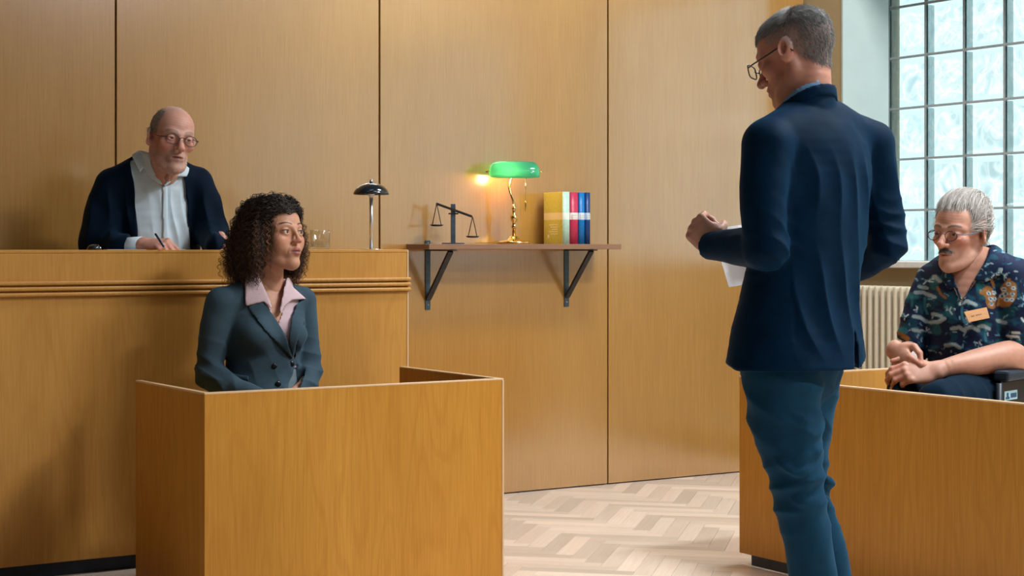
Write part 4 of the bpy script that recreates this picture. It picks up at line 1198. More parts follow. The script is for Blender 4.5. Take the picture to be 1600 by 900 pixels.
    welt([(1270, 772, 0.060), (1288, 778, 0.07), (1298, 790, 0.12)], 0.010)
    V, Q = gt.mesh(T, 1)
    kn = np.exp(-((V[:, 2] - J(0, 760)[2]) / 0.10) ** 2)
    V = ridged(V, Q, 0.011, 52, (-0.25, 0.1, 1), 11, kn, 0.06, 6)
    V = ridged(V, Q, 0.008, 38, (0.5, 0.1, 1), 17, sm(J(0, 740)[2], J(0, 640)[2], V[:, 2]), 0.06, 6)
    V = wrinkle(V, Q, 0.005, 10, 9, (1.4, 1, 0.7))
    np_mesh('trousers', V, Q, M['navy_trouser'], root)
    # shoes
    M['black_leather'] = plain('black_leather', (0.012, 0.012, 0.013), 0.3, noise=0.2, coat=0.3)
    for (u, v, dy) in ((1298, 1086, 0.0), (1324, 1052, 0.20)):
        a = J(u, v, dy); gs = Grid((a[0] - 0.28, a[1] - 0.12, -0.002), (a[0] + 0.12, a[1] + 0.32, 0.14), 0.006); S = gs.new()
        h = V3(a[0], a[1], 0); f = V3(-0.64, 0.77, 0)
        gs.add(S, p_chain([h - f * 0.05 + V3(0, 0, 0.035), h + f * 0.05 + V3(0, 0, 0.036), h + f * 0.15 + V3(0, 0, 0.032), h + f * 0.21 + V3(0, 0, 0.026)], [0.034, 0.040, 0.043, 0.030]), 0)
        gs.add(S, p_cone(h + V3(0, 0, 0.05), h + V3(0, 0, 0.09), 0.042, 0.042), 0.02)
        S = np.maximum(S, (0.001 - gs.xyz()[2]).astype(F32)); V, Q = gs.mesh(S, 1); np_mesh('shoe', V, Q, M['black_leather'], root)
    # head
    s = 1.05
    R = rotz(D(-127)) @ rotx(D(20)) @ roty(D(-4)); t = J(1243, 86, 0.035)
    def hl(q): return R.T @ (np.array(q) - t) / s
    nk = [(hl(J(1262, 135, 0.0)), 0.058, 0.060, 50 + 127), (hl(J(1259, 190, -0.005)), 0.064, 0.066, 50 + 127)]
    skin = (0.50, 0.235, 0.165)
    def hairline(x, y, z):
        a = np.abs(x); front = 0.066 - 0.25 * np.maximum(a - 0.03, 0)
        lim = np.where(y < -0.035, front, np.where(y < 0.02, 0.030 - 0.2 * (y + 0.035), np.where(y < 0.04, 0.02 - 2.2 * (y - 0.02), -0.030 - 0.9 * (y - 0.04))))
        return sm(-0.012, 0.012, z - lim)
    hp = make_head(dict(skin=skin, w=1.0, jaw=1.04, brow=(0.10, 0.08, 0.07), neck=nk, neckr=0.058, rosy=0.55, scalp=(hairline, (0.28, 0.25, 0.24), 0.62), stub=((0.22, 0.13, 0.10), 0.25), nose=1.05))
    body_parts = xf(hp, R, t, s)
    Vh, Qh, Ch = hp[0]
    def flow(P_): return np.stack([0.25 * np.sign(P_[:, 0]), -0.9 + 1.5 * sm(-0.03, 0.08, P_[:, 1]), -1.0 + 0.9 * sm(0.03, 0.10, P_[:, 2])], 1) 
    def ln(P_): return 0.0035 + 0.016 * sm(0.03, 0.09, P_[:, 2]) + 0.006 * sm(0.0, 0.08, P_[:, 1])
    def cl(P_, rng):
        k = np.clip(rng.normal(0.66, 0.27, len(P_)) + 0.30 * sm(0.05, 0.11, P_[:, 2]) - 0.1, 0, 1)[:, None]
        return np.array([[0.035, 0.048, 0.056]]) * (1 - k) + np.array([[0.46, 0.47, 0.47]]) * k
    dens = lambda x, y, z: hairline(x, y, z) * (1 - 0.72 * sm(0.048, 0.066, np.abs(x)) * sm(0.075, 0.045, z) * sm(0.075, 0.035, y))
    Vs, Qs, Cs = short_hair(Vh, Qh, dens, 15000, ln, flow, cl, rad=0.00055, seed=4, lift=0.75)
    # hand on the paper
    Rh = frame((-0.50, 0.50, 0.56), (-0.62, -0.74, 0.12)); wr = J(1119, 386, 0.035)
    hd = make_hand(-1, [(62, 75, 45), (66, 78, 45), (70, 80, 45), (74, 80, 45)], (20, 55, 25, 25), skin=(0.54, 0.30, 0.225), scale=1.02,
                   forearm=[(Rh.T @ (J(1135, 386, 0.0) - wr), 0.027, 0.022, 90)])
    body_parts += xf(hd, Rh, wr)
    # body below the clothes, one figure with head and limbs
    inner = body + 0.022
    inner = np.maximum(inner, (J(0, 570)[2] - z).astype(F32))
    Vb, Qb = g.mesh(inner, 0); body_parts.append((Vb, Qb, skin))
    Vb, Qb = gt.mesh(np.maximum(T + 0.024, (0.08 - gt.xyz()[2]).astype(F32)), 0); body_parts.append((Vb, Qb, skin))
    V, Q, C = join(body_parts); np_mesh('body', V, Q, M['skin'], root, C)
    np_mesh('hair', Vs @ (R.T * s) + t, Qs, M['hair'], root, Cs)
    M['black_rim'] = plain('black_rim', (0.012, 0.014, 0.02), 0.3, noise=0.1)
    spectacles('spectacles', root, R, t, s, M['black_rim'], M['lens'], 'rect', 0.024, 0.017, 0.0017, ez=-0.004, yf=-0.116)
    # wristwatch strap at the cuff
    M['strap'] = plain('brown_strap', (0.09, 0.06, 0.035), 0.5, noise=0.2)
    ws = J(1116, 383, 0.045); ax = wr - J(1150, 386, -0.03); ax /= np.linalg.norm(ax)
    e1 = np.cross(ax, V3(0, 0, 1)); e1 /= np.linalg.norm(e1); e2 = np.cross(ax, e1)
    tube('watch_strap', [Vector(wr - ax * 0.002 + e1 * 0.031 * math.cos(a) + e2 * 0.031 * math.sin(a)) for a in np.linspace(0, 2 * math.pi, 24, endpoint=False)], 0.0045, M['strap'], root, 6, closed=True)
    # the paper he holds: a slightly bowed sheet
    bm = bmesh.new(); nn = 8; gr = []
    c = [J(1112, 358, 0.12), J(1196, 346, 0.16), J(1216, 436, 0.17), J(1139, 449, 0.13)]
    for i in range(nn + 1):
        row = []
        for k in range(nn + 1):
            a, b = i / nn, k / nn
            q = (c[0] * (1 - a) + c[1] * a) * (1 - b) + (c[3] * (1 - a) + c[2] * a) * b
            q = q + V3(0, 0.012 * math.sin(math.pi * a) , 0)
            row.append(bm.verts.new(Vector(q)))
        gr.append(row)
    for i in range(nn):
        for k in range(nn): bm.faces.new((gr[i][k], gr[i + 1][k], gr[i + 1][k + 1], gr[i][k + 1]))
    bmesh.ops.solidify(bm, geom=list(bm.faces), thickness=0.0008)
    o = from_bm('paper', bm, M['white_paper'], None, True); o.matrix_world = Matrix.Translation(root.location) @ Matrix.Rotation(-YAW, 4, 'Z')
    tag(o, 'white paper sheet held in the standing man\'s left hand', 'paper')
standing_man()

# ================================================================== man in floral shirt seated in a wheelchair
def paint_strokes(UV, C, strokes):
    """flat print: strokes are (polyline in print coordinates, half width, colour, softness)"""
    for pts, w, col, soft in strokes:
        d = np.full(len(UV), 1e9)
        P = np.array(pts, float)
        if len(P) == 1: d = np.linalg.norm(UV - P[0], axis=1)
        for a, b in zip(P[:-1], P[1:]):
            e = b - a; t = np.clip(((UV - a) @ e) / (e @ e + 1e-9), 0, 1); d = np.minimum(d, np.linalg.norm(UV - a - t[:, None] * e, axis=1))
        m = sm(w + soft, w - soft * 0.3, d)[:, None]; C = C * (1 - m) + np.array(col)[None, :] * m
    return C
def floral(UV, V):
    """navy aloha print: pines, fronds, turtles. UV in print units (fifths of a photo pixel from the collar's corner)"""
    rng = np.random.default_rng(12)
    n = hash_noise(np.c_[UV / 55.0, 0 * UV[:, 0]], 3) + 0.5 * hash_noise(np.c_[UV / 22.0, 0 * UV[:, 0]], 5)
    C = np.tile(np.array([[0.004, 0.014, 0.050]]), (len(UV), 1))
    m = sm(0.05, 0.5, n)[:, None]; C = C * (1 - m) + np.array([[0.006, 0.060, 0.105]]) * m
    m = sm(0.45, 0.75, hash_noise(np.c_[UV / 70.0, 0 * UV[:, 0]], 9))[:, None]; C = C * (1 - m) + np.array([[0.012, 0.11, 0.13]]) * m
    pale, fr, teal, tan, wht = (0.30, 0.40, 0.42), (0.16, 0.34, 0.44), (0.03, 0.16, 0.21), (0.33, 0.15, 0.035), (0.55, 0.66, 0.72)
    S = []
    # random fronds
    for _ in range(210):
        c = np.array([rng.uniform(-40, 1120), rng.uniform(0, 900)]); a = rng.uniform(0, 2 * math.pi); L = rng.uniform(12, 30)
        q = [c + L * s_ * np.array([math.cos(a + 0.5 * s_), math.sin(a + 0.5 * s_)]) for s_ in (0, 0.5, 1.0)]
        S.append((q, rng.uniform(2.0, 4.2), [fr, fr, teal, pale][rng.integers(4)], 3.0))
    for c in ((430, 530), (240, 530), (660, 280), (320, 300), (150, 590), (540, 600), (620, 780), (300, 700), (800, 250), (930, 440), (960, 300), (120, 480)):
        for k in range(6):
            a = rng.uniform(0, 2 * math.pi); L = rng.uniform(18, 38); c_ = np.array(c, float)
            S.append(([c_ + 5 * np.array([math.cos(a), math.sin(a)]), c_ + L * np.array([math.cos(a), math.sin(a)])], 2.6, [wht, fr][k % 2], 2.5))
    for q in ([(300, 440), (295, 500), (310, 560)], [(510, 500), (505, 560), (520, 620)], [(210, 430), (205, 500)], [(660, 700), (665, 760)]): S.append((q, 7, teal, 4))
    for q in ([(240, 395), (290, 392), (345, 425)], [(270, 348), (312, 358)], [(210, 585), (255, 590), (300, 622)], [(322, 628), (360, 620), (392, 592)], [(340, 560), (375, 572)],
              [(440, 668), (485, 655), (520, 682)], [(530, 662), (570, 648), (612, 676)], [(620, 648), (655, 642), (690, 662)], [(498, 472), (545, 450), (600, 478)],
              [(360, 265), (385, 300)], [(200, 690), (250, 700)], [(760, 600), (800, 612)], [(400, 800), (450, 790), (480, 812)]): S.append((q, 12, pale, 6))
    # turtles
    S += [([(695, 370), (715, 430), (718, 470)], 36, tan, 5), ([(645, 385), (680, 395)], 12, tan, 4), ([(722, 272), (738, 330)], 9, tan, 3), ([(722, 270), (750, 262)], 8, tan, 3)]
    S += [([(835, 335), (830, 400), (800, 450)], 42, tan, 5), ([(790, 350), (830, 280)], 10, tan, 3), ([(770, 440), (760, 480)], 9, tan, 3), ([(760, 350), (752, 480)], 5, (0.004, 0.014, 0.05), 3)]
    for c in ((700, 390), (738, 384), (712, 432), (740, 432), (716, 470), (826, 315), (856, 346), (800, 356), (808, 390), (848, 392), (842, 434), (812, 436), (790, 410)):
        S.append(([c], 14, wht, 4)); S.append(([c], 7, (0.01, 0.10, 0.20), 3))
    S += [([(905, 578), (925, 602)], 6, wht, 3), ([(940, 558), (956, 580)], 6, wht, 3), ([(970, 540), (986, 560)], 6, wht, 3), ([(845, 686), (890, 690)], 7, wht, 3), ([(820, 712), (885, 720)], 7, wht, 3),
          ([(90, 715), (130, 735), (160, 760)], 10, tan, 5), ([(120, 750), (150, 775)], 8, tan, 5), ([(370, 350), (385, 400), (410, 430)], 7, tan, 4)]
    return paint_strokes(UV, C, S)
def seated_man():
    p = Person('person with grey swept-back hair and moustache seated in navy floral shirt', 1530, 6.2)
    J = p.J; root = p.root
    m, nt, b = new_mat('floral_cotton')
    at_ = N(nt, 'ShaderNodeAttribute', attribute_name='Col'); tc = N(nt, 'ShaderNodeTexCoord'); nz = N(nt, 'ShaderNodeTexNoise', Scale=240.0, Detail=2.0); nt.links.new(tc.outputs['Object'], nz.inputs['Vector'])
    r = ramp(nt, [(0.3, 0.8), (0.7, 1.2)]); nt.links.new(nz.outputs['Fac'], r.inputs['Fac'])
    nt.links.new(mixc(nt, at_.outputs['Color'], r.outputs['Color'], 1.0, 'MULTIPLY'), b.inputs['Base Color']); b.inputs['Roughness'].default_value = 0.75; b.inputs['Specular IOR Level'].default_value = 0.25
    M['floral'] = m
    A = -40
    g = Grid((J(1385, 0)[0], -0.36, J(0, 640)[2]), (J(1665, 0)[0], 0.28, J(0, 372)[2]), 0.0045)
    def L(nodes): return p_loft([(*J(u, v, dy), rx, ry, A) for (u, v, dy, rx, ry) in nodes])
    F = g.new()
    g.add(F, L([(1516, 408, 0.0, 0.105, 0.060), (1520, 432, 0, 0.168, 0.100), (1520, 475, 0, 0.180, 0.124), (1522, 525, -0.01, 0.166, 0.138), (1524, 570, -0.01, 0.168, 0.145), (1522, 610, 0, 0.172, 0.145)]), 0)
    nb = J(1510, 408, 0.0)
    shR, shL = J(1458, 436, 0.115), J(1588, 430, -0.125)
    g.add(F, p_cone(nb, shR, 0.055, 0.058), 0.03); g.add(F, p_cone(nb, shL, 0.058, 0.062), 0.03)
    torso = F.copy()
    g.add(F, p_chain([J(1456, 440, 0.115), J(1440, 482, 0.10), J(1425, 545, 0.07)], [0.060, 0.064, 0.062]), 0.015)
    g.add(F, p_chain([J(1588, 436, -0.13), J(1596, 480, -0.145), J(1600, 545, -0.15)], [0.066, 0.074, 0.074]), 0.02)
    Sleeved = F.copy()
    x, y, z = g.xyz()
    # sleeve hems
    hemR = np.maximum(g.poly(p.XZ([(1395, 523), (1409, 530), (1446, 549), (1446, 640), (1380, 640), (1380, 523)])), -(np.broadcast_to(y, F.shape) - (-0.03))).astype(F32)
    F = np.maximum(F, -hemR)
    hemL = np.maximum(g.poly(p.XZ([(1558, 545), (1575, 536), (1602, 527), (1640, 522), (1680, 520), (1680, 640), (1558, 640)])), np.broadcast_to(y, F.shape) - (-0.06)).astype(F32)
    Fs = np.maximum(F, -np.maximum(hemL, -(torso - 0.012)))
    # open neck
    neckcut = g.poly(p.XZ([(1474, 412), (1481, 440), (1490, 475), (1503, 452), (1522, 425), (1546, 385), (1530, 360), (1474, 360)]))
    Fs = np.maximum(Fs, -np.maximum(neckcut, np.broadcast_to(y, F.shape) - 0.02).astype(F32))
    skinB = torso + 0.007
    V, Q = g.mesh(Fs, 1)
    V = ridged(V, Q, 0.005, 42, (0.5, 0.2, 1), 21, sm(J(0, 430)[2], J(0, 500)[2], V[:, 2]), 0.05, 6)
    V = wrinkle(V, Q, 0.003, 13, 22)
    def uvof(V): return np.c_[(V[:, 0] + p.lat0) / (p.d0 - 0.1) * FPX + 800 - 1400, HOR - (V[:, 2] - CAMZ) / (p.d0 - 0.1) * FPX - 380] * 5.0
    sh = np_mesh('shirt', V, Q, M['floral'], root, floral(uvof(V), V))
    # camp collar
    off = torso - 0.009
    for poly in ([(1549, 380), (1556, 392), (1545, 428), (1524, 440), (1509, 437), (1494, 468), (1491, 470), (1503, 446), (1521, 415), (1536, 388)],
                 [(1472, 412), (1468, 434), (1474, 452), (1483, 448), (1489, 470), (1491, 466), (1484, 440), (1478, 414)]):
        c = np.maximum(np.maximum(off, g.poly(p.XZ(poly))), np.broadcast_to(y, F.shape).astype(F32) - 0.03)
        c = np.maximum(c, -(torso + 0.004))
        Vc, Qc = g.mesh(c, 1)
        if len(Vc): np_mesh('collar', Vc, Qc, M['floral'], sh, floral(uvof(Vc) + np.array([-420.0, 60.0]), Vc))
    b = lathe('button', [(0, 0), (0.006, 0), (0.006, 0.002), (0, 0.003)], plain('shell_button', (0.12, 0.16, 0.2), 0.3, noise=0.1), sh, 12)
    b.rotation_euler = (D(90), 0, D(-35)); b.location = Vector(J(1491, 484, -0.125))
    # name badge
    bd = empty('name_badge', parent=None)
    M['badge'] = wood('badge_wood', (0.62, 0.33, 0.14), (0.48, 0.22, 0.08), rough=0.5, axis='X', fig=0.3)
    M['ink'] = plain('engraved_ink', (0.10, 0.05, 0.03), 0.8, noise=0.2)
    c = [J(1505.3, 487.3, -0.165), J(1541, 480, -0.150), J(1545.7, 497, -0.160), J(1513, 503.7, -0.172)]
    c = [q + V3(0, -0.004, 0) for q in c]
    bm = bmesh.new(); nrm = np.cross(c[1] - c[0], c[3] - c[0]); nrm /= np.linalg.norm(nrm)
    if nrm[1] > 0: nrm = -nrm
    org = V3(*root.location); Mw = Matrix.Translation(root.location) @ Matrix.Rotation(-YAW, 4, 'Z')
    fr = [bm.verts.new(Vector(q + nrm * 0.002)) for q in c]; bk = [bm.verts.new(Vector(q - nrm * 0.002)) for q in c]
    bm.faces.new(fr); bm.faces.new(list(reversed(bk)))
    for k in range(4): bm.faces.new((fr[k], bk[k], bk[(k + 1) % 4], fr[(k + 1) % 4]))
    bmesh.ops.recalc_face_normals(bm, faces=bm.faces)
    bmesh.ops.bevel(bm, geom=list(bm.edges), offset=0.0008, segments=1, affect='EDGES')
    cen = sum(c) / 4
    bd.matrix_world = Mw @ Matrix.Translation(Vector(cen)); tag(bd, 'small tan wooden name badge pinned on the navy floral shirt', 'badge')
    pl_ = from_bm('plate', bm, M['badge'], bd); pl_.location = -Vector(cen)
    ex = (c[1] - c[0]) / np.linalg.norm(c[1] - c[0]); ez = (c[0] - c[3]) / np.linalg.norm(c[0] - c[3])
    bm = bmesh.new(); rng = random.Random(3)
    for k, xo in enumerate((-0.022, -0.0175, -0.0135, -0.004, 0.0005, 0.005, 0.0095, 0.014)):
        o_ = nrm * 0.0024 + ex * xo - ez * 0.001
        hgt = 0.0055 if k in (3, 5) else 0.004
        bm_bar(bm, Vector(o_ - ez * hgt / 2), Vector(o_ + ez * hgt / 2), 0.0022, 0.0004, up=Vector(nrm))
    from_bm('lettering', bm, M['ink'], bd)
    # head
    s = 1.07
    R = rotz(D(-48)) @ rotx(D(4)) @ roty(D(3)); t = J(1501, 363, -0.03)
    hl = lambda q: R.T @ (np.array(q) - t) / s
    skin = (0.50, 0.265, 0.190)
    nk = [(hl(J(1509, 402, 0.01)), 0.056, 0.058, 0), (hl(J(1511, 440, 0.0)), 0.064, 0.062, 0)]
    def scalp(x, y, z):
        a = np.abs(x)
        lim = np.where(y < -0.02, 0.076 + 0.1 * np.maximum(a - 0.03, 0), np.where(y < 0.045, 0.046, -0.02 - 0.8 * (y - 0.045)))
        side = (a > 0.056) & (y < -0.012) & (y > -0.042) & (z > 0.012)
        return np.maximum(sm(-0.008, 0.008, z - lim), side * 0.9)
    hp = make_head(dict(skin=skin, w=0.97, jaw=0.98, facelen=1.05, brow=(0.05, 0.042, 0.038), browt=0.0048, browamt=0.75, neck=nk, neckr=0.057, rosy=0.7, wrinkles=1.0, crease=1.3, bags=True, eyeopen=1.1,
                        scalp=(scalp, (0.42, 0.40, 0.37), 0.8), stub=((0.42, 0.30, 0.25), 0.20), nose=1.15, nosew=1.15, mous=(0.24, 0.19, 0.17), lip=0.8, gaze=(D(-14), D(-3)), iris=(0.06, 0.045, 0.035)))
    parts = xf(hp, R, t, s)
    Vh, Qh, Ch = hp[0]
    # swept-back hair: strands run over the skull to a tail at the nape
    rng = np.random.default_rng(5)
    msk = scalp(Vh[:, 0], Vh[:, 1], Vh[:, 2]); ids = np.where((msk > 0.3) & (Vh[:, 2] > -0.04))[0]
    K = 5200; ch = rng.choice(ids, K); P0 = Vh[ch] + rng.normal(0, 0.0012, (K, 3))
    G0 = np.array([0, 0.118, -0.035]) + rng.normal(0, 0.010, (K, 3)); S_ = 10
    tt = np.linspace(0, 1, S_)[None, :, None]
    ctl = (P0 + G0) / 2 + np.array([0, 0.0, 0.11]) * sm(0.02, 0.05, P0[:, 2])[:, None] + np.array([0, 0, 0.05])
    path = P0[:, None, :] * (1 - tt) ** 2 + 2 * ctl[:, None, :] * tt * (1 - tt) + G0[:, None, :] * tt ** 2
    ce, rd = np.array([0, 0.012, 0.030]), np.array([0.076, 0.098, 0.085])
    q = (path - ce) / rd; rr = np.linalg.norm(q, axis=2)[..., None]
    puff = rng.uniform(0.02, 0.24, (K, 1, 1)) * np.sin(np.pi * np.clip(tt * 0.85 + 0.12, 0, 1)) ** 0.7
    topw = 1 + 0.7 * sm(0.02, 0.10, path[..., 2:3]) 
    path = ce + q / rr * rd * (1.02 + puff * topw)
    path[..., 1] += 0.0
    wav = 0.0035 * np.sin(tt[..., 0] * rng.uniform(5, 10, (K, 1)) + rng.uniform(0, 6, (K, 1)))
    path[..., 0] += wav; path[..., 2] += wav * 0.7
    rad = np.full((K, S_), 0.00058) * np.linspace(1, 0.7, S_)[None, :]
    V1, Q1 = strand_mesh(path, rad)
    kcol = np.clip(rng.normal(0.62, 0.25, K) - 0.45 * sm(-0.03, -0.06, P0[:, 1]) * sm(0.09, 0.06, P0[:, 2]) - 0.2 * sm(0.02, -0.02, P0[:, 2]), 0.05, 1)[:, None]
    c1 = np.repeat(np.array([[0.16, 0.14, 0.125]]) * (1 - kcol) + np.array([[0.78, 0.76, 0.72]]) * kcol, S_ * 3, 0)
    # tail over the collar
    K2 = 500; S2 = 9; t2 = np.linspace(0, 1, S2)[None, :, None]
    b0 = np.array([0, 0.112, -0.030]) + rng.normal(0, 0.012, (K2, 3)); b1 = np.array([0.0, 0.150, -0.075]) + rng.normal(0, 0.016, (K2, 3)); b2 = np.array([0.012, 0.155, -0.150]) + rng.normal(0, 0.022, (K2, 3))
    path2 = b0[:, None] * (1 - t2) ** 2 + 2 * b1[:, None] * t2 * (1 - t2) + b2[:, None] * t2 ** 2
    path2[..., 0] += 0.006 * np.sin(t2[..., 0] * 12 + rng.uniform(0, 6, (K2, 1))); path2[..., 1] += 0.006 * np.cos(t2[..., 0] * 12 + rng.uniform(0, 6, (K2, 1)))
    V2, Q2 = strand_mesh(path2, np.full((K2, S2), 0.0009))
    k2 = np.clip(rng.normal(0.75, 0.2, K2), 0, 1)[:, None]; c2 = np.repeat(np.array([[0.2, 0.18, 0.16]]) * (1 - k2) + np.array([[0.84, 0.82, 0.78]]) * k2, S2 * 3, 0)
    # moustache bristles
    def mmask(x, y, z): return sm(1.0, 0.75, np.sqrt((x / 0.031) ** 2 + ((z + 0.0525 + 0.22 * np.abs(x)) / 0.0075) ** 2)) * (y < -0.078)
    V3_, Q3, c3 = short_hair(Vh, Qh, mmask, 500, lambda P_: 0.008 + 0 * P_[:, 0], lambda P_: np.stack([np.sign(P_[:, 0]) * 0.5, 0 * P_[:, 0] - 0.2, -1 + 0 * P_[:, 0]], 1),
                             lambda P_, r_: np.clip(r_.normal(0.17, 0.12, (len(P_), 1)), 0.03, 0.55) * np.array([[1, 0.9, 0.85]]), rad=0.0007, seed=8, lift=0.35)
    V, Q, C = join([(V1, Q1, c1), (V2, Q2, c2), (V3_, Q3, c3)])
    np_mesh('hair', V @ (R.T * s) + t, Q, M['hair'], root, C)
    M['rim_red'] = plain('dark_red_rim', (0.05, 0.014, 0.018), 0.35, noise=0.1)
    M['rim_blue'] = plain('blue_temple', (0.06, 0.17, 0.30), 0.35, noise=0.1)
    spectacles('spectacles', root, R, t, s, M['rim_red'], M['lens'], 'round', 0.022, 0.0165, 0.0014, ez=-0.004, tmat=M['rim_blue'], yf=-0.110, wrap=0.004)
    # bare forearms and clasped hands
    wl = J(1459, 579, -0.275); Rl = frame((-1.0, -0.04, -0.10), (-0.10, -0.80, 0.60))
    toL = lambda q: Rl.T @ (np.array(q) - wl)
    fa = [(toL(J(1487, 573, -0.26)), 0.034, 0.036, 90), (toL(J(1525, 566, -0.235)), 0.046, 0.045, 90), (toL(J(1565, 558, -0.205)), 0.053, 0.052, 90), (toL(J(1597, 549, -0.165)), 0.058, 0.056, 90), (toL(J(1601, 505, -0.150)), 0.056, 0.056, 90)]
    hdL = make_hand(-1, [(22, 46, 22), (26, 50, 24), (32, 54, 26), (40, 56, 28)], (38, 8, 22, 18), skin=skin, scale=1.08, forearm=[(q / 1.08, a / 1.08, b / 1.08, c) for q, a, b, c in fa], h=0.0032)
    parts += xf(hdL, Rl, wl)
    wr = J(1399, 548, -0.165); Rr = frame((0.22, -0.72, -0.42), (-0.92, -0.30, 0.25))
    toR = lambda q: Rr.T @ (np.array(q) - wr)
    fb = [(toR(J(1409, 550, -0.07)), 0.034, 0.034, 90), (toR(J(1420, 552, 0.02)), 0.044, 0.044, 90), (toR(J(1428, 546, 0.075)), 0.050, 0.050, 90), (toR(J(1440, 500, 0.09)), 0.050, 0.050, 90)]
    hdR = make_hand(1, [(30, 62, 35), (34, 66, 38), (38, 68, 38), (42, 68, 38)], (35, 6, 40, 30), skin=skin, scale=1.08, forearm=[(q / 1.08, a / 1.08, b / 1.08, c) for q, a, b, c in fb], h=0.0032)
    parts += xf(hdR, Rr, wr)
    # chest and body beneath the shirt
    Vb, Qb = g.mesh(np.maximum(skinB, (J(0, 630)[2] - z).astype(F32)), 1); parts.append((Vb, Qb, skin))
    # trousers
    gt = Grid((J(1370, 0)[0], -0.52, 0.0), (J(1660, 0)[0], 0.30, J(0, 575)[2]), 0.008); T = gt.new()
    gt.add(T, L([(1516, 590, 0.02, 0.165, 0.13), (1520, 640, 0.03, 0.185, 0.15)]), 0)
    kR, kL = J(1405, 620, -0.22), J(1468, 628, -0.40)
    gt.add(T, p_chain([J(1492, 628, 0.10), J(1445, 618, -0.05), kR], [0.095, 0.088, 0.070]), 0.02)
    gt.add(T, p_chain([J(1560, 634, -0.06), J(1515, 624, -0.24), kL], [0.098, 0.090, 0.072]), 0.02)
    for kn in (kR, kL): gt.add(T, p_chain([kn, kn * V3(1, 1, 0.55) + V3(0.02, 0.02, 0), kn * V3(1, 1, 0) + V3(0.05, 0.05, 0.10)], [0.066, 0.062, 0.055]), 0.015)
    V, Q = gt.mesh(T, 1); V = ridged(V, Q, 0.006, 45, (0.7, 0.5, 0.2), 31, None, 0.05, 6); V = wrinkle(V, Q, 0.003, 14, 33)
    M['dark_trouser'] = cloth_mat('dark_navy_cotton', (0.003, 0.014, 0.030), 0.2, 600, 0.85, 0.02)
    np_mesh('trousers', V, Q, M['dark_trouser'], root)
    Vb, Qb = gt.mesh(T + 0.02, 0); parts.append((Vb, Qb, skin))
    V, Q, C = join(parts); np_mesh('body', V, Q, M['skin'], root, C)
    for kn in (kR, kL):
        a = kn * V3(1, 1, 0) + V3(0.05, 0.05, 0.115); gs = Grid(a - V3(0.25, 0.25, 0.06), a + V3(0.12, 0.12, 0.09), 0.007); S = gs.new(); f = V3(-0.64, -0.77, 0)
        gs.add(S, p_chain([a - f * 0.05 - V3(0, 0, 0.02), a + f * 0.04 - V3(0, 0, 0.018), a + f * 0.12 - V3(0, 0, 0.026)], [0.034, 0.038, 0.028]), 0); gs.add(S, p_cone(a, a + V3(0, 0, 0.03), 0.038, 0.04), 0.02)
        V, Q = gs.mesh(S, 1); np_mesh('shoe', V, Q, M['black_leather'], root)
    # paper slip in the hands
    bm = bmesh.new(); c = [J(1414, 545, -0.20), J(1441, 553, -0.18), J(1436, 572, -0.20), J(1412, 570, -0.22)]
    bm.faces.new([bm.verts.new(Vector(q)) for q in c]); bmesh.ops.solidify(bm, geom=list(bm.faces), thickness=0.0012)
    o = from_bm('paper_slip', bm, M['white_paper']); o.matrix_world = Mw; tag(o, 'small folded white paper slip between the seated man\'s clasped hands', 'paper')
    # wheelchair
    M['chair_frame'] = plain('dark_blue_black_frame', (0.008, 0.014, 0.024), 0.4, metal=0.3, noise=0.15)
    M['vinyl'] = plain('navy_vinyl', (0.008, 0.022, 0.042), 0.45, noise=0.15, bump=0.1)
    M['rubber'] = plain('black_rubber', (0.012, 0.012, 0.013), 0.8, noise=0.2)
    base = J(1500, 0, 0.02); wbase = Mw @ Vector((base[0], base[1], 0))
    W = empty('wheelchair', (wbase.x, wbase.y, 0), -YAW + D(A)); tag(W, 'dark navy wheelchair with padded armrest behind the jury box panel', 'wheelchair')
    box('seat', -0.22, 0.22, -0.24, 0.18, 0.47, 0.525, M['vinyl'], W, bevel=0.012, seg=2)
    box('backrest', -0.21, 0.21, 0.185, 0.215, 0.55, 0.98, M['vinyl'], W, bevel=0.01, seg=2)
    for sx in (-1, 1):
        xx = sx * 0.245
        box('armrest', xx - 0.03, xx + 0.03, -0.20 if sx > 0 else 0.0, 0.16, 0.735, 0.772, M['vinyl'], W, bevel=0.010, seg=2)
        sk = box('skirt_guard', xx - 0.006, xx + 0.006, -0.20 if sx > 0 else 0.0, 0.16, 0.53, 0.735, M['chair_frame'], W, bevel=0.004)
        tube('frame_tube', [(xx, -0.21, 0.73 if sx > 0 else 0.56), (xx, -0.215, 0.56), (xx, -0.26, 0.48), (xx, -0.32, 0.30), (xx * 0.8, -0.34, 0.14)], 0.012, M['chair_frame'], W, 10)
        tube('push_handle', [(xx * 0.88, 0.20, 0.45), (xx * 0.88, 0.205, 0.98), (xx * 0.88, 0.23, 1.0), (xx * 0.88, 0.30, 1.0)], 0.012, M['chair_frame'], W, 10)
        wh = empty('wheel', (sx * 0.29, 0.10, 0.30), parent=W)
        for nm, rr_, th, mt in (('tyre', 0.288, 0.012, 'rubber'), ('push_rim', 0.255, 0.007, 'chrome')):
            off_ = sx * (0.03 if nm == 'push_rim' else 0.0)
            tube(nm, [(off_, rr_ * math.cos(a), rr_ * math.sin(a)) for a in np.linspace(0, 2 * math.pi, 40, endpoint=False)], th, M[mt], wh, 8, closed=True)
        for k in range(12):
            a = 2 * math.pi * k / 12; tube('spoke', [(sx * 0.012, 0.02 * math.cos(a), 0.02 * math.sin(a)), (0, 0.28 * math.cos(a + 0.12), 0.28 * math.sin(a + 0.12))], 0.0015, M['chrome'], wh, 4)
        tube('hub', [(-0.02, 0, 0), (0.02, 0, 0)], 0.022, M['chair_frame'], wh, 14)
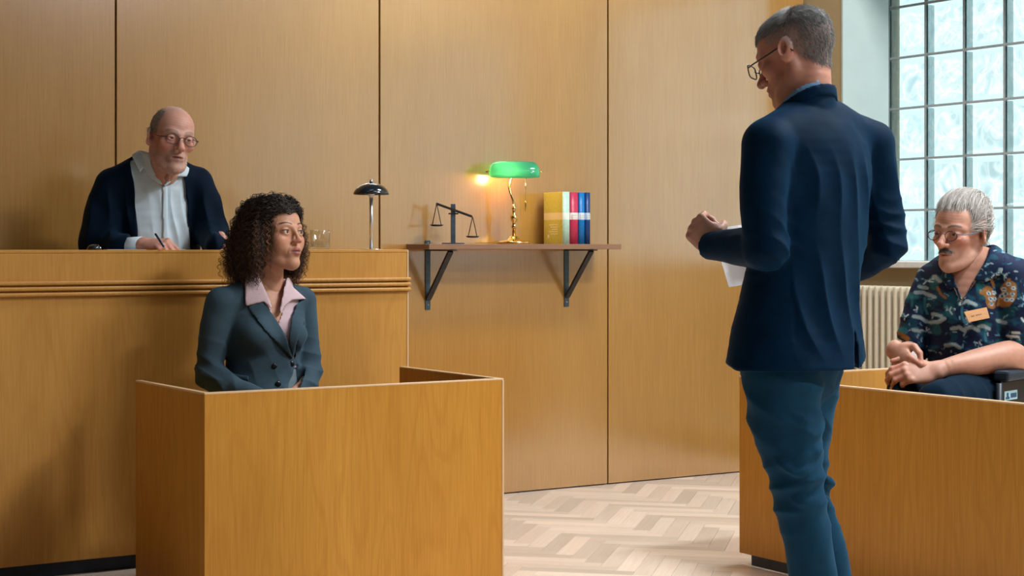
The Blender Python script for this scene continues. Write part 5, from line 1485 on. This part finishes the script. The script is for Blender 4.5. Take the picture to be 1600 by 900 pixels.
        cs = empty('caster', (sx * 0.22, -0.30, 0.075), parent=W)
        tube('tyre', [(0, 0.062 * math.cos(a), 0.062 * math.sin(a)) for a in np.linspace(0, 2 * math.pi, 24, endpoint=False)], 0.012, M['rubber'], cs, 8, closed=True)
        tube('fork', [(0, 0, 0), (0.0, 0.03, 0.10), (0, 0.03, 0.42)], 0.008, M['chair_frame'], cs, 8)
        box('footrest', sx * 0.05, sx * 0.19, -0.40, -0.27, 0.105, 0.118, M['chair_frame'], W)
        if sx == 1:       # sticker on the outer face of the guard: figure pictogram and text block
            M['sticker'] = plain('pale_blue_sticker', (0.30, 0.50, 0.60), 0.5, noise=0.05); M['sticker_ink'] = plain('sticker_ink', (0.01, 0.06, 0.12), 0.6, noise=0.1)
            st = box('sticker', xx + 0.0062, xx + 0.0072, -0.185, -0.080, 0.668, 0.700, M['sticker'], W)
            bm = bmesh.new()
            bm_box(bm, xx + 0.0072, xx + 0.0078, -0.176, -0.145, 0.672, 0.680); bm_box(bm, xx + 0.0072, xx + 0.0078, -0.168, -0.153, 0.680, 0.694)
            bm_box(bm, xx + 0.0072, xx + 0.0078, -0.136, -0.086, 0.675, 0.691)
            from_bm('sticker_print', bm, M['sticker_ink'], W)
seated_man()

# ================================================================== woman in the witness stand
def woman():
    p = Person('person with dark curly hair seated in grey blazer and pale pink collar', 410, 6.25)
    J = p.J; root = p.root; A = 35
    M['grey_blazer'] = cloth_mat('blue_grey_suiting', (0.046, 0.080, 0.108), 0.25, 800, 0.85, 0.12, tint=(0.4, 0.7, 0.9))
    M['pink_blouse'] = cloth_mat('pale_pink_blouse', (0.62, 0.47, 0.52), 0.05, 900, 0.75, 0.1)
    M['grey_vest'] = cloth_mat('light_grey_waist', (0.14, 0.19, 0.22), 0.15, 800, 0.85, 0.1)
    g = Grid((J(280, 0)[0], -0.36, J(0, 680)[2]), (J(530, 0)[0], 0.26, J(0, 418)[2]), 0.0045); F = g.new()
    def L(nodes): return p_loft([(*J(u, v, dy), rx, ry, A) for (u, v, dy, rx, ry) in nodes])
    g.add(F, L([(417, 452, 0, 0.080, 0.050), (413, 468, 0, 0.140, 0.082), (410, 505, 0, 0.158, 0.108), (411, 548, 0, 0.146, 0.108), (413, 590, 0, 0.142, 0.106), (414, 640, 0, 0.165, 0.130), (414, 670, 0, 0.165, 0.130)]), 0)
    f = V3(0.57, -0.82, 0); rt = V3(-0.82, -0.57, 0); ch = J(411, 522, 0)
    for sd in (-1, 1): g.add(F, p_ell(ch + f * 0.085 + rt * 0.068 * sd, (0.062, 0.062, 0.058)), 0.04)
    nb = J(416, 452, 0)
    g.add(F, p_cone(nb, J(348, 472, -0.105), 0.045, 0.052), 0.03); g.add(F, p_cone(nb, J(470, 470, 0.10), 0.042, 0.050), 0.03)
    torso = F.copy()
    g.add(F, p_chain([J(345, 474, -0.108), J(333, 530, -0.11), J(328, 582, -0.115)], [0.056, 0.053, 0.054]), 0.015)
    g.add(F, p_chain([J(328, 584, -0.115), J(360, 606, -0.19), J(402, 622, -0.245)], [0.054, 0.047, 0.038]), 0.015)
    g.add(F, p_chain([J(472, 472, 0.10), J(477, 530, 0.09), J(482, 580, 0.07)], [0.053, 0.050, 0.051]), 0.012)
    g.add(F, p_chain([J(482, 582, 0.07), J(474, 602, -0.02), J(445, 620, -0.15)], [0.051, 0.046, 0.038]), 0.012)
    x, y, z = g.xyz(); yb = np.broadcast_to(y, F.shape).astype(F32)
    full = F.copy()
    opening = g.poly(p.XZ([(388, 440), (400, 470), (425, 510), (448, 545), (456, 564), (462, 540), (470, 500), (474, 462), (462, 440), (430, 425)], -0.08))
    Fj = np.maximum(F, -np.maximum(opening, yb - 0.03))
    lower = g.poly(p.XZ([(457, 574), (474, 566), (472, 590), (466, 640), (446, 640), (450, 600)], -0.08))
    Fj = np.maximum(Fj, -np.maximum(np.maximum(lower, yb - 0.0), -(torso + 0.014)))
    V, Q = g.mesh(Fj, 1)
    arms = sm(J(0, 490)[2], J(0, 590)[2], V[:, 2]) * (1.0 * (V[:, 0] < J(362, 0)[0]) + (V[:, 0] > J(465, 0)[0]))
    V = ridged(V, Q, 0.0065, 62, (0.35, 0.2, 1), 3, np.clip(arms, 0, 1), 0.03, 8)
    V = ridged(V, Q, 0.0035, 50, (0.8, 0.2, 0.7), 8, sm(J(0, 530)[2], J(0, 580)[2], V[:, 2]), 0.05, 6)
    V = wrinkle(V, Q, 0.0022, 14, 4)
    jk = np_mesh('blazer', V, Q, M['grey_blazer'], root)
    off = torso - 0.009
    def layer(name, poly, offset, mat, parent, ymax=0.03, inner=0.004):
        c = np.maximum(np.maximum(torso - offset, g.poly(p.XZ(poly, -0.08))), yb - ymax); c = np.maximum(c, -(torso + inner))
        Vc, Qc = g.mesh(c, 3)
        if len(Vc): return np_mesh(name, Vc, Qc, mat, parent)
    layer('lapel', [(389, 470), (413, 470), (433, 500), (450, 528), (457, 562), (453, 560), (421, 517), (391, 482)], 0.007, M['grey_blazer'], jk)
    layer('lapel', [(473, 466), (480, 478), (469, 520), (459, 552), (455, 562), (452, 530), (455, 495), (459, 476)], 0.007, M['grey_blazer'], jk, 0.08)
    layer('pocket_flap', [(362, 582), (392, 586), (391, 594), (361, 591)], 0.005, M['grey_blazer'], jk, -0.02)
    M['blk_button'] = plain('glossy_black_button', (0.010, 0.012, 0.016), 0.12, noise=0.1)
    for (u, v) in ((452, 570), (428, 572), (434, 600)):
        q = J(u, v, -0.10); yy = front_y(g, Fj, q[0], q[2])
        b = lathe('button', [(0, -0.002), (0.010, -0.002), (0.0105, 0.003), (0.006, 0.0045), (0, 0.005)], M['blk_button'], jk, 16)
        b.rotation_euler = (D(90), 0, D(28)); b.location = Vector((q[0], yy - 0.002, q[2]))
    # blouse under the blazer with open neck
    Sh = torso + 0.008
    vneck = g.poly(p.XZ([(398, 425), (408, 455), (425, 485), (434, 508), (440, 490), (445, 460), (447, 425)], -0.06))
    Sh = np.maximum(Sh, -np.maximum(vneck, yb - 0.03))
    Sh = np.maximum(Sh, (J(0, 575)[2] - z).astype(F32))
    V, Q = g.mesh(Sh, 1); V = wrinkle(V, Q, 0.002, 16, 9); bl = np_mesh('blouse', V, Q, M['pink_blouse'], root)
    layer('blouse_collar', [(386, 428), (384, 437), (387, 478), (414, 471), (427, 484), (419, 462), (406, 436), (400, 426)], 0.014, M['pink_blouse'], bl, 0.03, 0.006)
    layer('blouse_collar', [(443, 430), (453, 450), (472, 469), (453, 470), (443, 480), (439, 492), (437, 484), (441, 455)], 0.014, M['pink_blouse'], bl, 0.06, 0.006)
    # neck stand of the collar
    cn = g.new(); g.add(cn, p_cone(J(420, 470, 0.01), J(424, 428, 0.015), 0.064, 0.055), 0); cn = np.maximum(cn, -np.maximum(g.poly(p.XZ([(401, 410), (408, 455), (425, 485), (437, 490), (443, 460), (446, 410)], -0.05)), yb - 0.02))
    V, Q = g.mesh(np.maximum(cn, (z - J(0, 436)[2]).astype(F32)), 1); np_mesh('blouse_collar', V, Q, M['pink_blouse'], bl)
    V, Q = g.mesh(np.maximum(torso + 0.009, (z - J(0, 576)[2]).astype(F32)), 1); np_mesh('waist', V, Q, M['grey_vest'], root)
    # skirt over thighs, turned towards the open end of the stand
    gt = Grid((J(330, 0)[0], -0.20, 0.0), (J(660, 0)[0], 0.30, J(0, 615)[2]), 0.009); T = gt.new()
    hR, hL = J(385, 690, -0.03), J(440, 690, 0.08); e = V3(0.76, -0.12, 0)
    kR, kL = hR + e * 0.40 + V3(0, 0.03, -0.02), hL + e * 0.38 + V3(0, 0.03, -0.02)
    gt.add(T, p_loft([(*J(414, 640, 0.0), 0.165, 0.130, A), (*J(414, 690, 0.0), 0.170, 0.140, A)]), 0)
    for h_, k_ in ((hR, kR), (hL, kL)):
        gt.add(T, p_cone(h_, k_, 0.085, 0.066), 0.02); ft = V3(k_[0] - 0.02, k_[1], 0.10); gt.add(T, p_cone(k_, ft, 0.060, 0.045), 0.015)
        gs = Grid(ft - V3(0.12, 0.12, 0.1), ft + V3(0.22, 0.12, 0.06), 0.007); S = gs.new(); a = V3(ft[0], ft[1], 0)
        gs.add(S, p_chain([a + V3(-0.02, 0, 0.035), a + V3(0.07, -0.01, 0.03), a + V3(0.15, -0.02, 0.022)], [0.030, 0.032, 0.02]), 0); gs.add(S, p_cone(a + V3(0, 0, 0.04), a + V3(0, 0, 0.09), 0.034, 0.04), 0.02)
        V, Q = gs.mesh(S, 1); np_mesh('shoe', V, Q, M['black_leather'], root)
    V, Q = gt.mesh(T, 1); np_mesh('trousers', V, Q, M['grey_blazer'], root)
    # head
    s = 1.08
    R = rotz(D(53)) @ rotx(D(-6)) @ roty(D(2)); t = J(430, 367, -0.02)
    hl = lambda q: R.T @ (np.array(q) - t) / s
    skin = (0.56, 0.285, 0.180)
    nk = [(hl(J(420, 425, 0.005)), 0.048, 0.050, 0), (hl(J(417, 458, 0.005)), 0.056, 0.056, 0)]
    def scalp(x, y, z):
        a = np.abs(x)
        lim = np.where(y < -0.02, 0.066 - 0.9 * np.maximum(a - 0.042, 0), np.where(y < 0.02, 0.03 - 0.9 * (y + 0.02), -0.03))
        return sm(-0.010, 0.010, z - lim)
    hp = make_head(dict(skin=skin, w=0.96, jaw=0.80, fem=1.0, facelen=1.0, brow=(0.02, 0.012, 0.009), browt=0.0036, neck=nk, neckr=0.050, rosy=0.45, lip=1.4, lipcol=(0.34, 0.10, 0.085), ears=False,
                        scalp=(scalp, (0.025, 0.016, 0.012), 0.95), nose=0.72, nosew=0.82, nosez=0.004, eyeopen=1.5, lash=True, crease=0.6, browlift=0.002, gaze=(D(16), D(-5)), iris=(0.05, 0.028, 0.016)))
    parts = xf(hp, R, t, s); Vh, Qh, Ch = hp[0]
    # curls, grown in the head frame
    rng = np.random.default_rng(21)
    msk = scalp(Vh[:, 0], Vh[:, 1], Vh[:, 2]) * (Vh[:, 2] > -0.045) * (Vh[:, 1] > -0.085); ids = np.where(msk > 0.5)[0]
    def curls(K, S_, rad, hr, pitch, amp, seed):
        rg = np.random.default_rng(seed); P0 = Vh[rg.choice(ids, K)]
        tt = np.linspace(0, 1, S_)[None, :]
        az = np.arctan2(P0[:, 1] - 0.012, P0[:, 0]) + rg.normal(0, 0.16, K)
        rad0 = np.hypot(P0[:, 0], P0[:, 1] - 0.012)
        # keep locks off the face: those rooted in front fall to either side
        front = sm(0.01, -0.05, P0[:, 1]); sgn = np.where(P0[:, 0] + rg.normal(0, 0.006, K) - 0.014 > 0, 1, -1)
        az = np.where(front > 0.2, np.where(sgn > 0, -0.30 + 0.5 * rg.random(K), math.pi + 0.35 - 0.5 * rg.random(K)), az)
        out = np.stack([np.cos(az), np.sin(az), 0 * az], 1)
        back = sm(-0.02, 0.09, out[:, 1] * 0.1)
        zend = -0.160 + rg.normal(0, 0.018, K) + 0.02 * (out[:, 1] < -0.1)
        rend = (0.112 + 0.040 * np.clip(out[:, 1], 0, 1) + rg.normal(0, 0.014, K)) * amp
        rend = np.where(sgn * front > 0.2, rend * 0.92, rend)
        lev = rg.uniform(0.45, 1.0, K) ** 0.6                                  # inner locks shorter and nearer the head
        zl = P0[:, 2][:, None] + rg.uniform(0.010, 0.034, (K, 1)) * np.sin(np.pi * np.clip(tt * 2.2, 0, 1)) * (0.3 + sm(0.05, 0.11, P0[:, 2]))[:, None]
        zl = zl + (zend * lev - P0[:, 2] * lev)[:, None] * tt ** 1.45
        rl = rad0[:, None] + (np.maximum(rend * (0.55 + 0.45 * lev), 0.090) - rad0)[:, None] * (1 - (1 - tt) ** 2.4)
        rl = rl * (1 - 0.10 * sm(0.75, 1.0, tt))
        a0 = np.arctan2(P0[:, 1] - 0.012, P0[:, 0]); da = (az - a0 + np.pi) % (2 * np.pi) - np.pi
        al = a0[:, None] + da[:, None] * sm(0.0, 0.35, tt)
        P = np.stack([rl * np.cos(al), 0.012 + rl * np.sin(al) * 1.08, zl], -1)
        # keep the lock's centre line off the face
        lim = -0.058 - 0.12 * np.clip(0.03 - P[..., 2], 0, 0.2)
        fz = (P[..., 1] < -0.020) & (P[..., 0] < 0.080) & (P[..., 0] > lim) & (P[..., 2] < 0.062)
        right = P[..., 0] > 0.010
        w_ = sm(0.075, 0.050, P[..., 2])
        P[..., 0] = np.where(fz, P[..., 0] * (1 - w_) + w_ * np.where(right, 0.080, lim - 0.004), P[..., 0])
        P[..., 1] = np.where(fz, P[..., 1] * (1 - w_) + w_ * np.maximum(P[..., 1], np.where(right, -0.035, -0.052)), P[..., 1])
        Lg = np.linalg.norm(np.diff(P, axis=1), axis=2).sum(1)
        ph = 2 * np.pi * tt * (Lg / pitch)[:, None] * rg.choice([-1, 1], K)[:, None] + rg.uniform(0, 6.28, K)[:, None]
        T = np.gradient(P, axis=1); T /= np.linalg.norm(T, axis=2)[..., None] + 1e-9
        B = np.cross(T, out[:, None, :]); B /= np.linalg.norm(B, axis=2)[..., None] + 1e-9; N_ = np.cross(B, T)
        hh = hr * rg.uniform(0.6, 1.25, K)[:, None] * sm(0.0, 0.12, tt)
        P = P + N_ * (np.cos(ph) * hh)[..., None] + B * (np.sin(ph) * hh)[..., None]
        rr = rad * rg.uniform(0.7, 1.3, K)[:, None] * (1 - 0.5 * tt ** 3)
        V, Q = strand_mesh(P, np.broadcast_to(rr, (K, S_)))
        tip = sm(0.12, 0.9, tt)[..., None]; var = rg.uniform(0.0, 1.0, (K, 1, 1)) ** 1.5
        c = np.array([0.018, 0.0125, 0.011]) * (1 - tip * var) + np.array([0.24, 0.115, 0.062]) * tip * var
        return V, Q, np.repeat(np.broadcast_to(c, (K, S_, 3)).reshape(-1, 3), 3, 0)
    hv = [curls(1350, 88, 0.0013, 0.0056, 0.025, 1.0, 31), curls(1900, 50, 0.00055, 0.0065, 0.034, 1.07, 32)]
    gh = Grid((-0.16, -0.12, -0.17), (0.16, 0.19, 0.14), 0.006); H = gh.new()
    gh.add(H, p_ell((0, 0.018, 0.030), (0.083, 0.102, 0.090)), 0)
    gh.add(H, p_ell((0, 0.060, -0.030), (0.105, 0.080, 0.105)), 0.03)
    for sd in (-1, 1): gh.add(H, p_ell((sd * 0.086, 0.018, -0.035), (0.022, 0.050, 0.095)), 0.02)
    gh.sub(H, p_ell((0.004, -0.100, 0.000), (0.085, 0.085, 0.130)), 0.01); gh.sub(H, p_ell((0, -0.02, -0.16), (0.060, 0.07, 0.10)), 0.01)
    Vc, Qc = gh.mesh(H, 1); Vc = wrinkle(Vc, Qc, 0.004, 45, 3)
    hv.append((Vc, Qc, np.tile(np.array([[0.014, 0.009, 0.0075]]), (len(Vc), 1))))
    # scalp cap so no skin shows between the roots
    V, Q, C = join(hv); np_mesh('hair', V @ (R.T * s) + t, Q, M['hair'], root, C)
    M['gold'] = plain('gold', (0.85, 0.55, 0.2), 0.2, metal=1.0, noise=0.05)
    ec = R @ (V3(-0.073, 0.004, -0.052) * s) + t
    tube('earring', [Vector(ec + V3(0.010 * math.cos(a), 0.002, 0.013 * math.sin(a))) for a in np.linspace(0, 2 * math.pi, 20, endpoint=False)], 0.0014, M['gold'], root, 6, closed=True)
    # hands in the lap
    for w_, d_, sd in ((J(405, 624, -0.25), (0.8, -0.35, -0.35), 1), (J(442, 622, -0.155), (-0.25, -0.85, -0.35), -1)):
        Rh = frame(d_, (0.1, -0.3, 0.9)); parts += xf(make_hand(sd, [(25, 35, 20)] * 4, (30, 10, 15, 15), skin=skin, h=0.0035, scale=0.95), Rh, w_)
    Vb, Qb = g.mesh(np.minimum(torso + 0.014, full + 0.024), 1); parts.append((Vb, Qb, skin))
    Vb, Qb = gt.mesh(T + 0.02, 0); parts.append((Vb, Qb, skin))
    V, Q, C = join(parts); np_mesh('body', V, Q, M['skin'], root, C)
    # chair under her
    M['chair_wood'] = wood('chair_beech', (0.50, 0.28, 0.12), (0.36, 0.18, 0.07), rough=0.45)
    w = Matrix.Translation(root.location) @ Matrix.Rotation(-YAW, 4, 'Z') @ Vector((0.0, 0.02, 0))
    c = empty('witness_chair', (w.x + 0.02, w.y + 0.02, 0), -YAW + D(60)); tag(c, 'low wooden chair under the woman in the witness stand', 'chair')
    zs = J(0, 690)[2] - 0.085
    box('seat', -0.20, 0.20, -0.20, 0.18, zs - 0.035, zs, M['chair_wood'], c, bevel=0.008)
    for sx in (-1, 1):
        for sy in (-1, 1): box('leg', sx * 0.17 - 0.016, sx * 0.17 + 0.016, sy * 0.16 - 0.016, sy * 0.16 + 0.016, 0, zs - 0.034, M['chair_wood'], c, bevel=0.003)
woman()

# ================================================================== judge behind the bench
def judge():
    p = Person('person in black robe over pale blue shirt with grey beard, writing at bench', 240, 6.86, 0.36)
    J = p.J; root = p.root; A = 20
    M['robe'] = cloth_mat('black_navy_robe', (0.0010, 0.0065, 0.018), 0.25, 700, 0.7, 0.12, tint=(0.15, 0.4, 0.7))
    M['judge_shirt'] = cloth_mat('ice_blue_shirt', (0.60, 0.75, 0.86), 0.06, 900, 0.75, 0.08)
    g = Grid((J(92, 0)[0], -0.45, J(0, 470)[2]), (J(372, 0)[0], 0.26, J(0, 222)[2]), 0.005); F = g.new()
    def L(nodes): return p_loft([(*J(u, v, dy), rx, ry, A) for (u, v, dy, rx, ry) in nodes])
    g.add(F, L([(246, 262, -0.05, 0.095, 0.060), (241, 280, -0.03, 0.165, 0.095), (238, 312, 0.0, 0.190, 0.125), (238, 360, 0.02, 0.192, 0.140), (238, 410, 0.04, 0.190, 0.145), (238, 460, 0.05, 0.190, 0.145)]), 0)
    nb = J(248, 264, -0.05)
    shR, shL = J(180, 288, -0.085), J(306, 284, 0.045)
    g.add(F, p_cone(nb, shR, 0.055, 0.066), 0.03); g.add(F, p_cone(nb, shL, 0.055, 0.062), 0.03)
    torso = F.copy()
    g.add(F, p_chain([J(176, 292, -0.09), J(161, 335, -0.11), J(153, 378, -0.13)], [0.070, 0.078, 0.082]), 0.02)
    g.add(F, p_chain([J(153, 378, -0.13), J(178, 384, -0.21), J(196, 385, -0.27)], [0.078, 0.060, 0.052]), 0.02)
    g.add(F, p_chain([J(308, 290, 0.045), J(322, 325, 0.03), J(329, 365, 0.0)], [0.066, 0.066, 0.064]), 0.02)
    g.add(F, p_chain([J(329, 365, 0.0), J(334, 382, -0.10), J(338, 386, -0.17)], [0.064, 0.056, 0.050]), 0.02)
    x, y, z = g.xyz(); yb = np.broadcast_to(y, F.shape).astype(F32)
    opening = g.poly(p.XZ([(203, 248), (212, 285), (216, 330), (217, 400), (217, 470), (292, 470), (291, 390), (289, 320), (285, 285), (281, 268), (270, 240), (220, 225)], -0.1))
    Fr = np.maximum(F, -np.maximum(opening, yb - 0.05))
    # sleeve mouths and the bench edge: cloth lies on the worktop
    bz = BT - 0.36 + 0.002
    V, Q = g.mesh(Fr, 1)
    low = sm(J(0, 285)[2], J(0, 330)[2], V[:, 2])
    V = ridged(V, Q, 0.011, 42, (1, 0.35, 0.12), 5, low, 0.035, 6)
    V = wrinkle(V, Q, 0.004, 10, 6)
    near = (V[:, 1] < 0.0) & (V[:, 2] < bz + 0.0) & (V[:, 0] < J(217, 0)[0])
    np_mesh('robe', V, Q, M['robe'], root)
    # shirt
    Sh = torso + 0.012
    vn = g.poly(p.XZ([(233, 225), (238, 258), (255, 291), (270, 275), (280, 255), (275, 225)], -0.1))
    Sh = np.maximum(Sh, -np.maximum(vn, yb - 0.03)); V, Q = g.mesh(Sh, 1)
    V = ridged(V, Q, 0.005, 60, (1, 0.3, 0.2), 12, sm(J(0, 285)[2], J(0, 310)[2], V[:, 2]), 0.03, 7); V = wrinkle(V, Q, 0.003, 14, 14)
    sh = np_mesh('shirt', V, Q, M['judge_shirt'], root)
    def layer(name, poly, o_, i_, mat, parent, ymax=0.03):
        c = np.maximum(np.maximum(torso - o_, g.poly(p.XZ(poly, -0.1))), yb - ymax); c = np.maximum(c, -(torso + i_)); Vc, Qc = g.mesh(c, 3)
        if len(Vc): return np_mesh(name, Vc, Qc, mat, parent)
    cn = g.new(); g.add(cn, p_cone(J(247, 292, -0.06), J(250, 225, -0.085), 0.082, 0.072), 0)
    cut = g.poly(p.XZ([(236, 215), (239, 256), (255, 291), (272, 272), (281, 250), (283, 215)], -0.1))
    cn = np.maximum(cn, -np.maximum(cut, yb + 0.02))
    tilt = (z - (J(0, 240)[2] - 0.22 * (x - J(232, 0)[0]))).astype(F32)
    V, Q = g.mesh(np.maximum(np.maximum(cn, tilt), (J(0, 276)[2] - z).astype(F32)), 1); np_mesh('collar', V, Q, M['judge_shirt'], sh)
    layer('collar', [(206, 243), (215, 233), (232, 238), (240, 256), (256, 289), (250, 288), (234, 276), (228, 262), (222, 270)], 0.012, 0.004, M['judge_shirt'], sh)
    layer('collar', [(282, 254), (292, 262), (289, 276), (276, 276), (259, 292), (257, 289), (272, 271)], 0.012, 0.004, M['judge_shirt'], sh)
    layer('placket', [(254, 290), (261, 290), (262, 400), (254, 400)], -0.006, 0.016, M['judge_shirt'], sh)
    # cuff and hand with pen
    skin = (0.58, 0.31, 0.24)
    parts = []
    wr = J(226, 381.5, -0.33); Rh = frame((0.86, -0.42, -0.06), (-0.20, -0.42, 0.88))
    parts += xf(make_hand(1, [(48, 55, 28), (58, 66, 35), (64, 70, 38), (68, 72, 38)], (18, 26, 20, 20), skin=skin, scale=1.02, h=0.003, forearm=[(Rh.T @ (J(205, 384, -0.285) - wr), 0.030, 0.026, 90)]), Rh, wr)
    a, b = J(196, 386, -0.27), J(221, 383, -0.325)
    tube('cuff', [Vector(a), Vector(a * 0.5 + b * 0.5), Vector(b)], [0.036, 0.035, 0.033], M['judge_shirt'], sh, 20)
    wl = J(341, 374, -0.10); Rl = frame((0.10, -0.75, -0.30), (-0.6, -0.2, 0.7))
    parts += xf(make_hand(-1, [(25, 30, 15)] * 4, (30, 10, 12, 12), skin=skin, h=0.004, forearm=[(Rl.T @ (J(333, 372, 0.02) - wl), 0.032, 0.030, 90)]), Rl, wl)
    Vb, Qb = g.mesh(torso + 0.020, 1); parts.append((Vb, Qb, skin))
    # head
    s = 1.08
    R = rotz(D(31)) @ rotx(D(5)) @ roty(D(7)); t = J(268, 216, -0.14)
    hl = lambda q: R.T @ (np.array(q) - t) / s
    nk = [(hl(J(256, 262, -0.085)), 0.060, 0.062, 0), (hl(J(249, 284, -0.01)), 0.050, 0.050, 0)]
    def scalp(x, y, z):
        a = np.abs(x)
        sides = sm(0.036, 0.054, a + 0.35 * np.maximum(y, 0)) * sm(-0.050, -0.022, y) * sm(0.010, 0.026, z + 0.8 * np.maximum(y, 0)) * sm(0.112, 0.085, z)
        return sides
    hp = make_head(dict(skin=skin, w=0.96, jaw=0.95, facelen=1.03, brow=(0.20, 0.16, 0.14), browt=0.0050, browamt=0.75, neck=nk, neckr=0.060, rosy=0.75, wrinkles=0.7, crease=1.2, bags=True, open=0.0016, lip=0.8, lipcol=(0.36, 0.13, 0.115),
                        scalp=(scalp, (0.40, 0.37, 0.34), 0.75), stub=((0.55, 0.44, 0.38), 0.40), nose=1.05, nosew=1.15, gaze=(D(14), D(3)), iris=(0.05, 0.05, 0.05), eyeopen=0.85))
    parts = xf(hp, R, t, s) + parts; Vh, Qh, Ch = hp[0]
    V1, Q1, C1 = short_hair(Vh, Qh, scalp, 3600, lambda P_: 0.014 + 0 * P_[:, 0], lambda P_: np.stack([0 * P_[:, 0], 1 + 0 * P_[:, 0], -0.75 + 0 * P_[:, 0]], 1),
                            lambda P_, r_: np.clip(r_.normal(0.34, 0.16, (len(P_), 1)), 0.08, 0.85) * np.array([[1, 0.97, 0.93]]), rad=0.0007, seed=3, lift=0.22)
    top = lambda x, y, z: sm(0.085, 0.105, z) * 1.0
    V2, Q2, C2 = short_hair(Vh, Qh, top, 450, lambda P_: 0.016 + 0 * P_[:, 0], lambda P_: np.stack([0.4 + 0 * P_[:, 0], 1 + 0 * P_[:, 0], 0 * P_[:, 0]], 1), lambda P_, r_: np.full((len(P_), 3), 0.62), rad=0.0003, seed=5, lift=0.08)
    def beard(x, y, z): return sm(-0.046, -0.062, z + 0.25 * np.maximum(np.abs(x) - 0.035, 0)) * sm(0.02, -0.015, y) * (z > -0.125) * (1 - sm(1.2, 0.9, np.sqrt((x / 0.027) ** 2 + ((z + 0.066) / 0.012) ** 2)))
    V3_, Q3, C3 = short_hair(Vh, Qh, beard, 1500, lambda P_: 0.0035 + 0 * P_[:, 0], lambda P_: np.stack([0 * P_[:, 0], -0.2 + 0 * P_[:, 0], -1 + 0 * P_[:, 0]], 1),
                             lambda P_, r_: np.clip(r_.normal(0.60, 0.15, (len(P_), 1)), 0.2, 0.9) * np.array([[1, 0.96, 0.92]]), rad=0.0005, seed=6, lift=0.6)
    V, Q, C = join([(V1, Q1, C1), (V2, Q2, C2), (V3_, Q3, C3)]); np_mesh('hair', V @ (R.T * s) + t, Q, M['hair'], root, C)
    M['grey_rim'] = plain('gunmetal_rim', (0.05, 0.045, 0.04), 0.3, metal=0.5, noise=0.1)
    spectacles('spectacles', root, R, t, s, M['grey_rim'], M['lens'], 'round', 0.0245, 0.0180, 0.0015, ez=-0.004, yf=-0.112)
    # legs below the bench
    gt = Grid((J(140, 0)[0], -0.42, 0.0), (J(340, 0)[0], 0.24, J(0, 440)[2]), 0.010); T = gt.new()
    for sx in (-0.10, 0.10):
        h_ = V3(sx, 0.02, 0.50); k_ = V3(sx * 1.2, -0.10, 0.46); ft = V3(sx * 1.2, -0.06, 0.05)
        gt.add(T, p_cone(V3(sx, 0.05, 0.62), h_, 0.10, 0.09), 0.02); gt.add(T, p_cone(h_, k_, 0.085, 0.07), 0.02); gt.add(T, p_cone(k_, ft, 0.06, 0.045), 0.02)
    V, Q = gt.mesh(T, 1); np_mesh('trousers', V, Q, M['robe'], root)
    V, Q, C = join(parts); np_mesh('body', V, Q, M['skin'], root, C)
    Mw = Matrix.Translation(root.location) @ Matrix.Rotation(-YAW, 4, 'Z')
    # pen
    a, b = J(243.5, 366.5, -0.385), J(258, 388.5, -0.44)
    pe = empty('pen'); cen = Vector((a + b) / 2); pe.matrix_world = Mw @ Matrix.Translation(cen); tag(pe, 'dark blue pen in the judge\'s right hand', 'pen')
    M['pen_blue'] = plain('pen_blue', (0.02, 0.03, 0.09), 0.25, noise=0.1)
    d = b - a
    o = tube('barrel', [Vector(a), Vector(a + d * 0.85)], 0.0042, M['pen_blue'], pe, 10); o.location = -cen
    o = tube('tip', [Vector(a + d * 0.85), Vector(b)], [0.0038, 0.0008], M['chrome'], pe, 10); o.location = -cen
    o = tube('cap', [Vector(a - d * 0.06), Vector(a)], [0.0030, 0.0046], M['black_enamel'], pe, 10); o.location = -cen
    # sheet under the hand and small round case
    q = at_Y(232, 389, 6.27); sh_ = box('paper', -0.16, 0.13, -0.075, 0.075, 0, 0.0012, M['white_paper']); sh_.location = (q.x, q.y, BT + 0.0003); sh_.rotation_euler = (0, 0, -0.25); tag(sh_, 'white paper sheet lying on the bench under the judge\'s hand', 'paper')
    q = at_Y(147, 389, 6.24); cs = empty('round_case', (q.x, q.y, BT), -YAW); tag(cs, 'small dark round case with pale rim on the bench left of the judge', 'case')
    bm = bmesh.new(); bm_lathe(bm, [(0, 0), (0.024, 0.0), (0.026, 0.006), (0.022, 0.014), (0.012, 0.019), (0, 0.020)], 28); from_bm('shell', bm, M['black_enamel'], cs, True)
    tube('rim', [(0.0265 * math.cos(a), 0.0, 0.001 + 0.0195 * math.sin(a)) for a in np.linspace(0, math.pi, 20)], 0.0014, M['chrome'], cs, 6)
    # chair
    w = Mw @ Vector((0.0, 0.06, 0)); c = empty('judge_chair', (w.x, w.y, 0.36), -YAW + D(20)); tag(c, 'dark padded swivel chair under the judge behind the bench', 'chair')
    box('seat', -0.20, 0.20, -0.16, 0.14, 0.36, 0.42, M['vinyl'], c, bevel=0.012, seg=2)
    lathe('column', [(0.03, 0.03), (0.025, 0.36)], M['chrome'], c, 16)
    lathe('base', [(0.0, 0.0), (0.20, 0.0), (0.19, 0.015), (0.03, 0.035), (0, 0.035)], M['chrome'], c, 24)
judge()
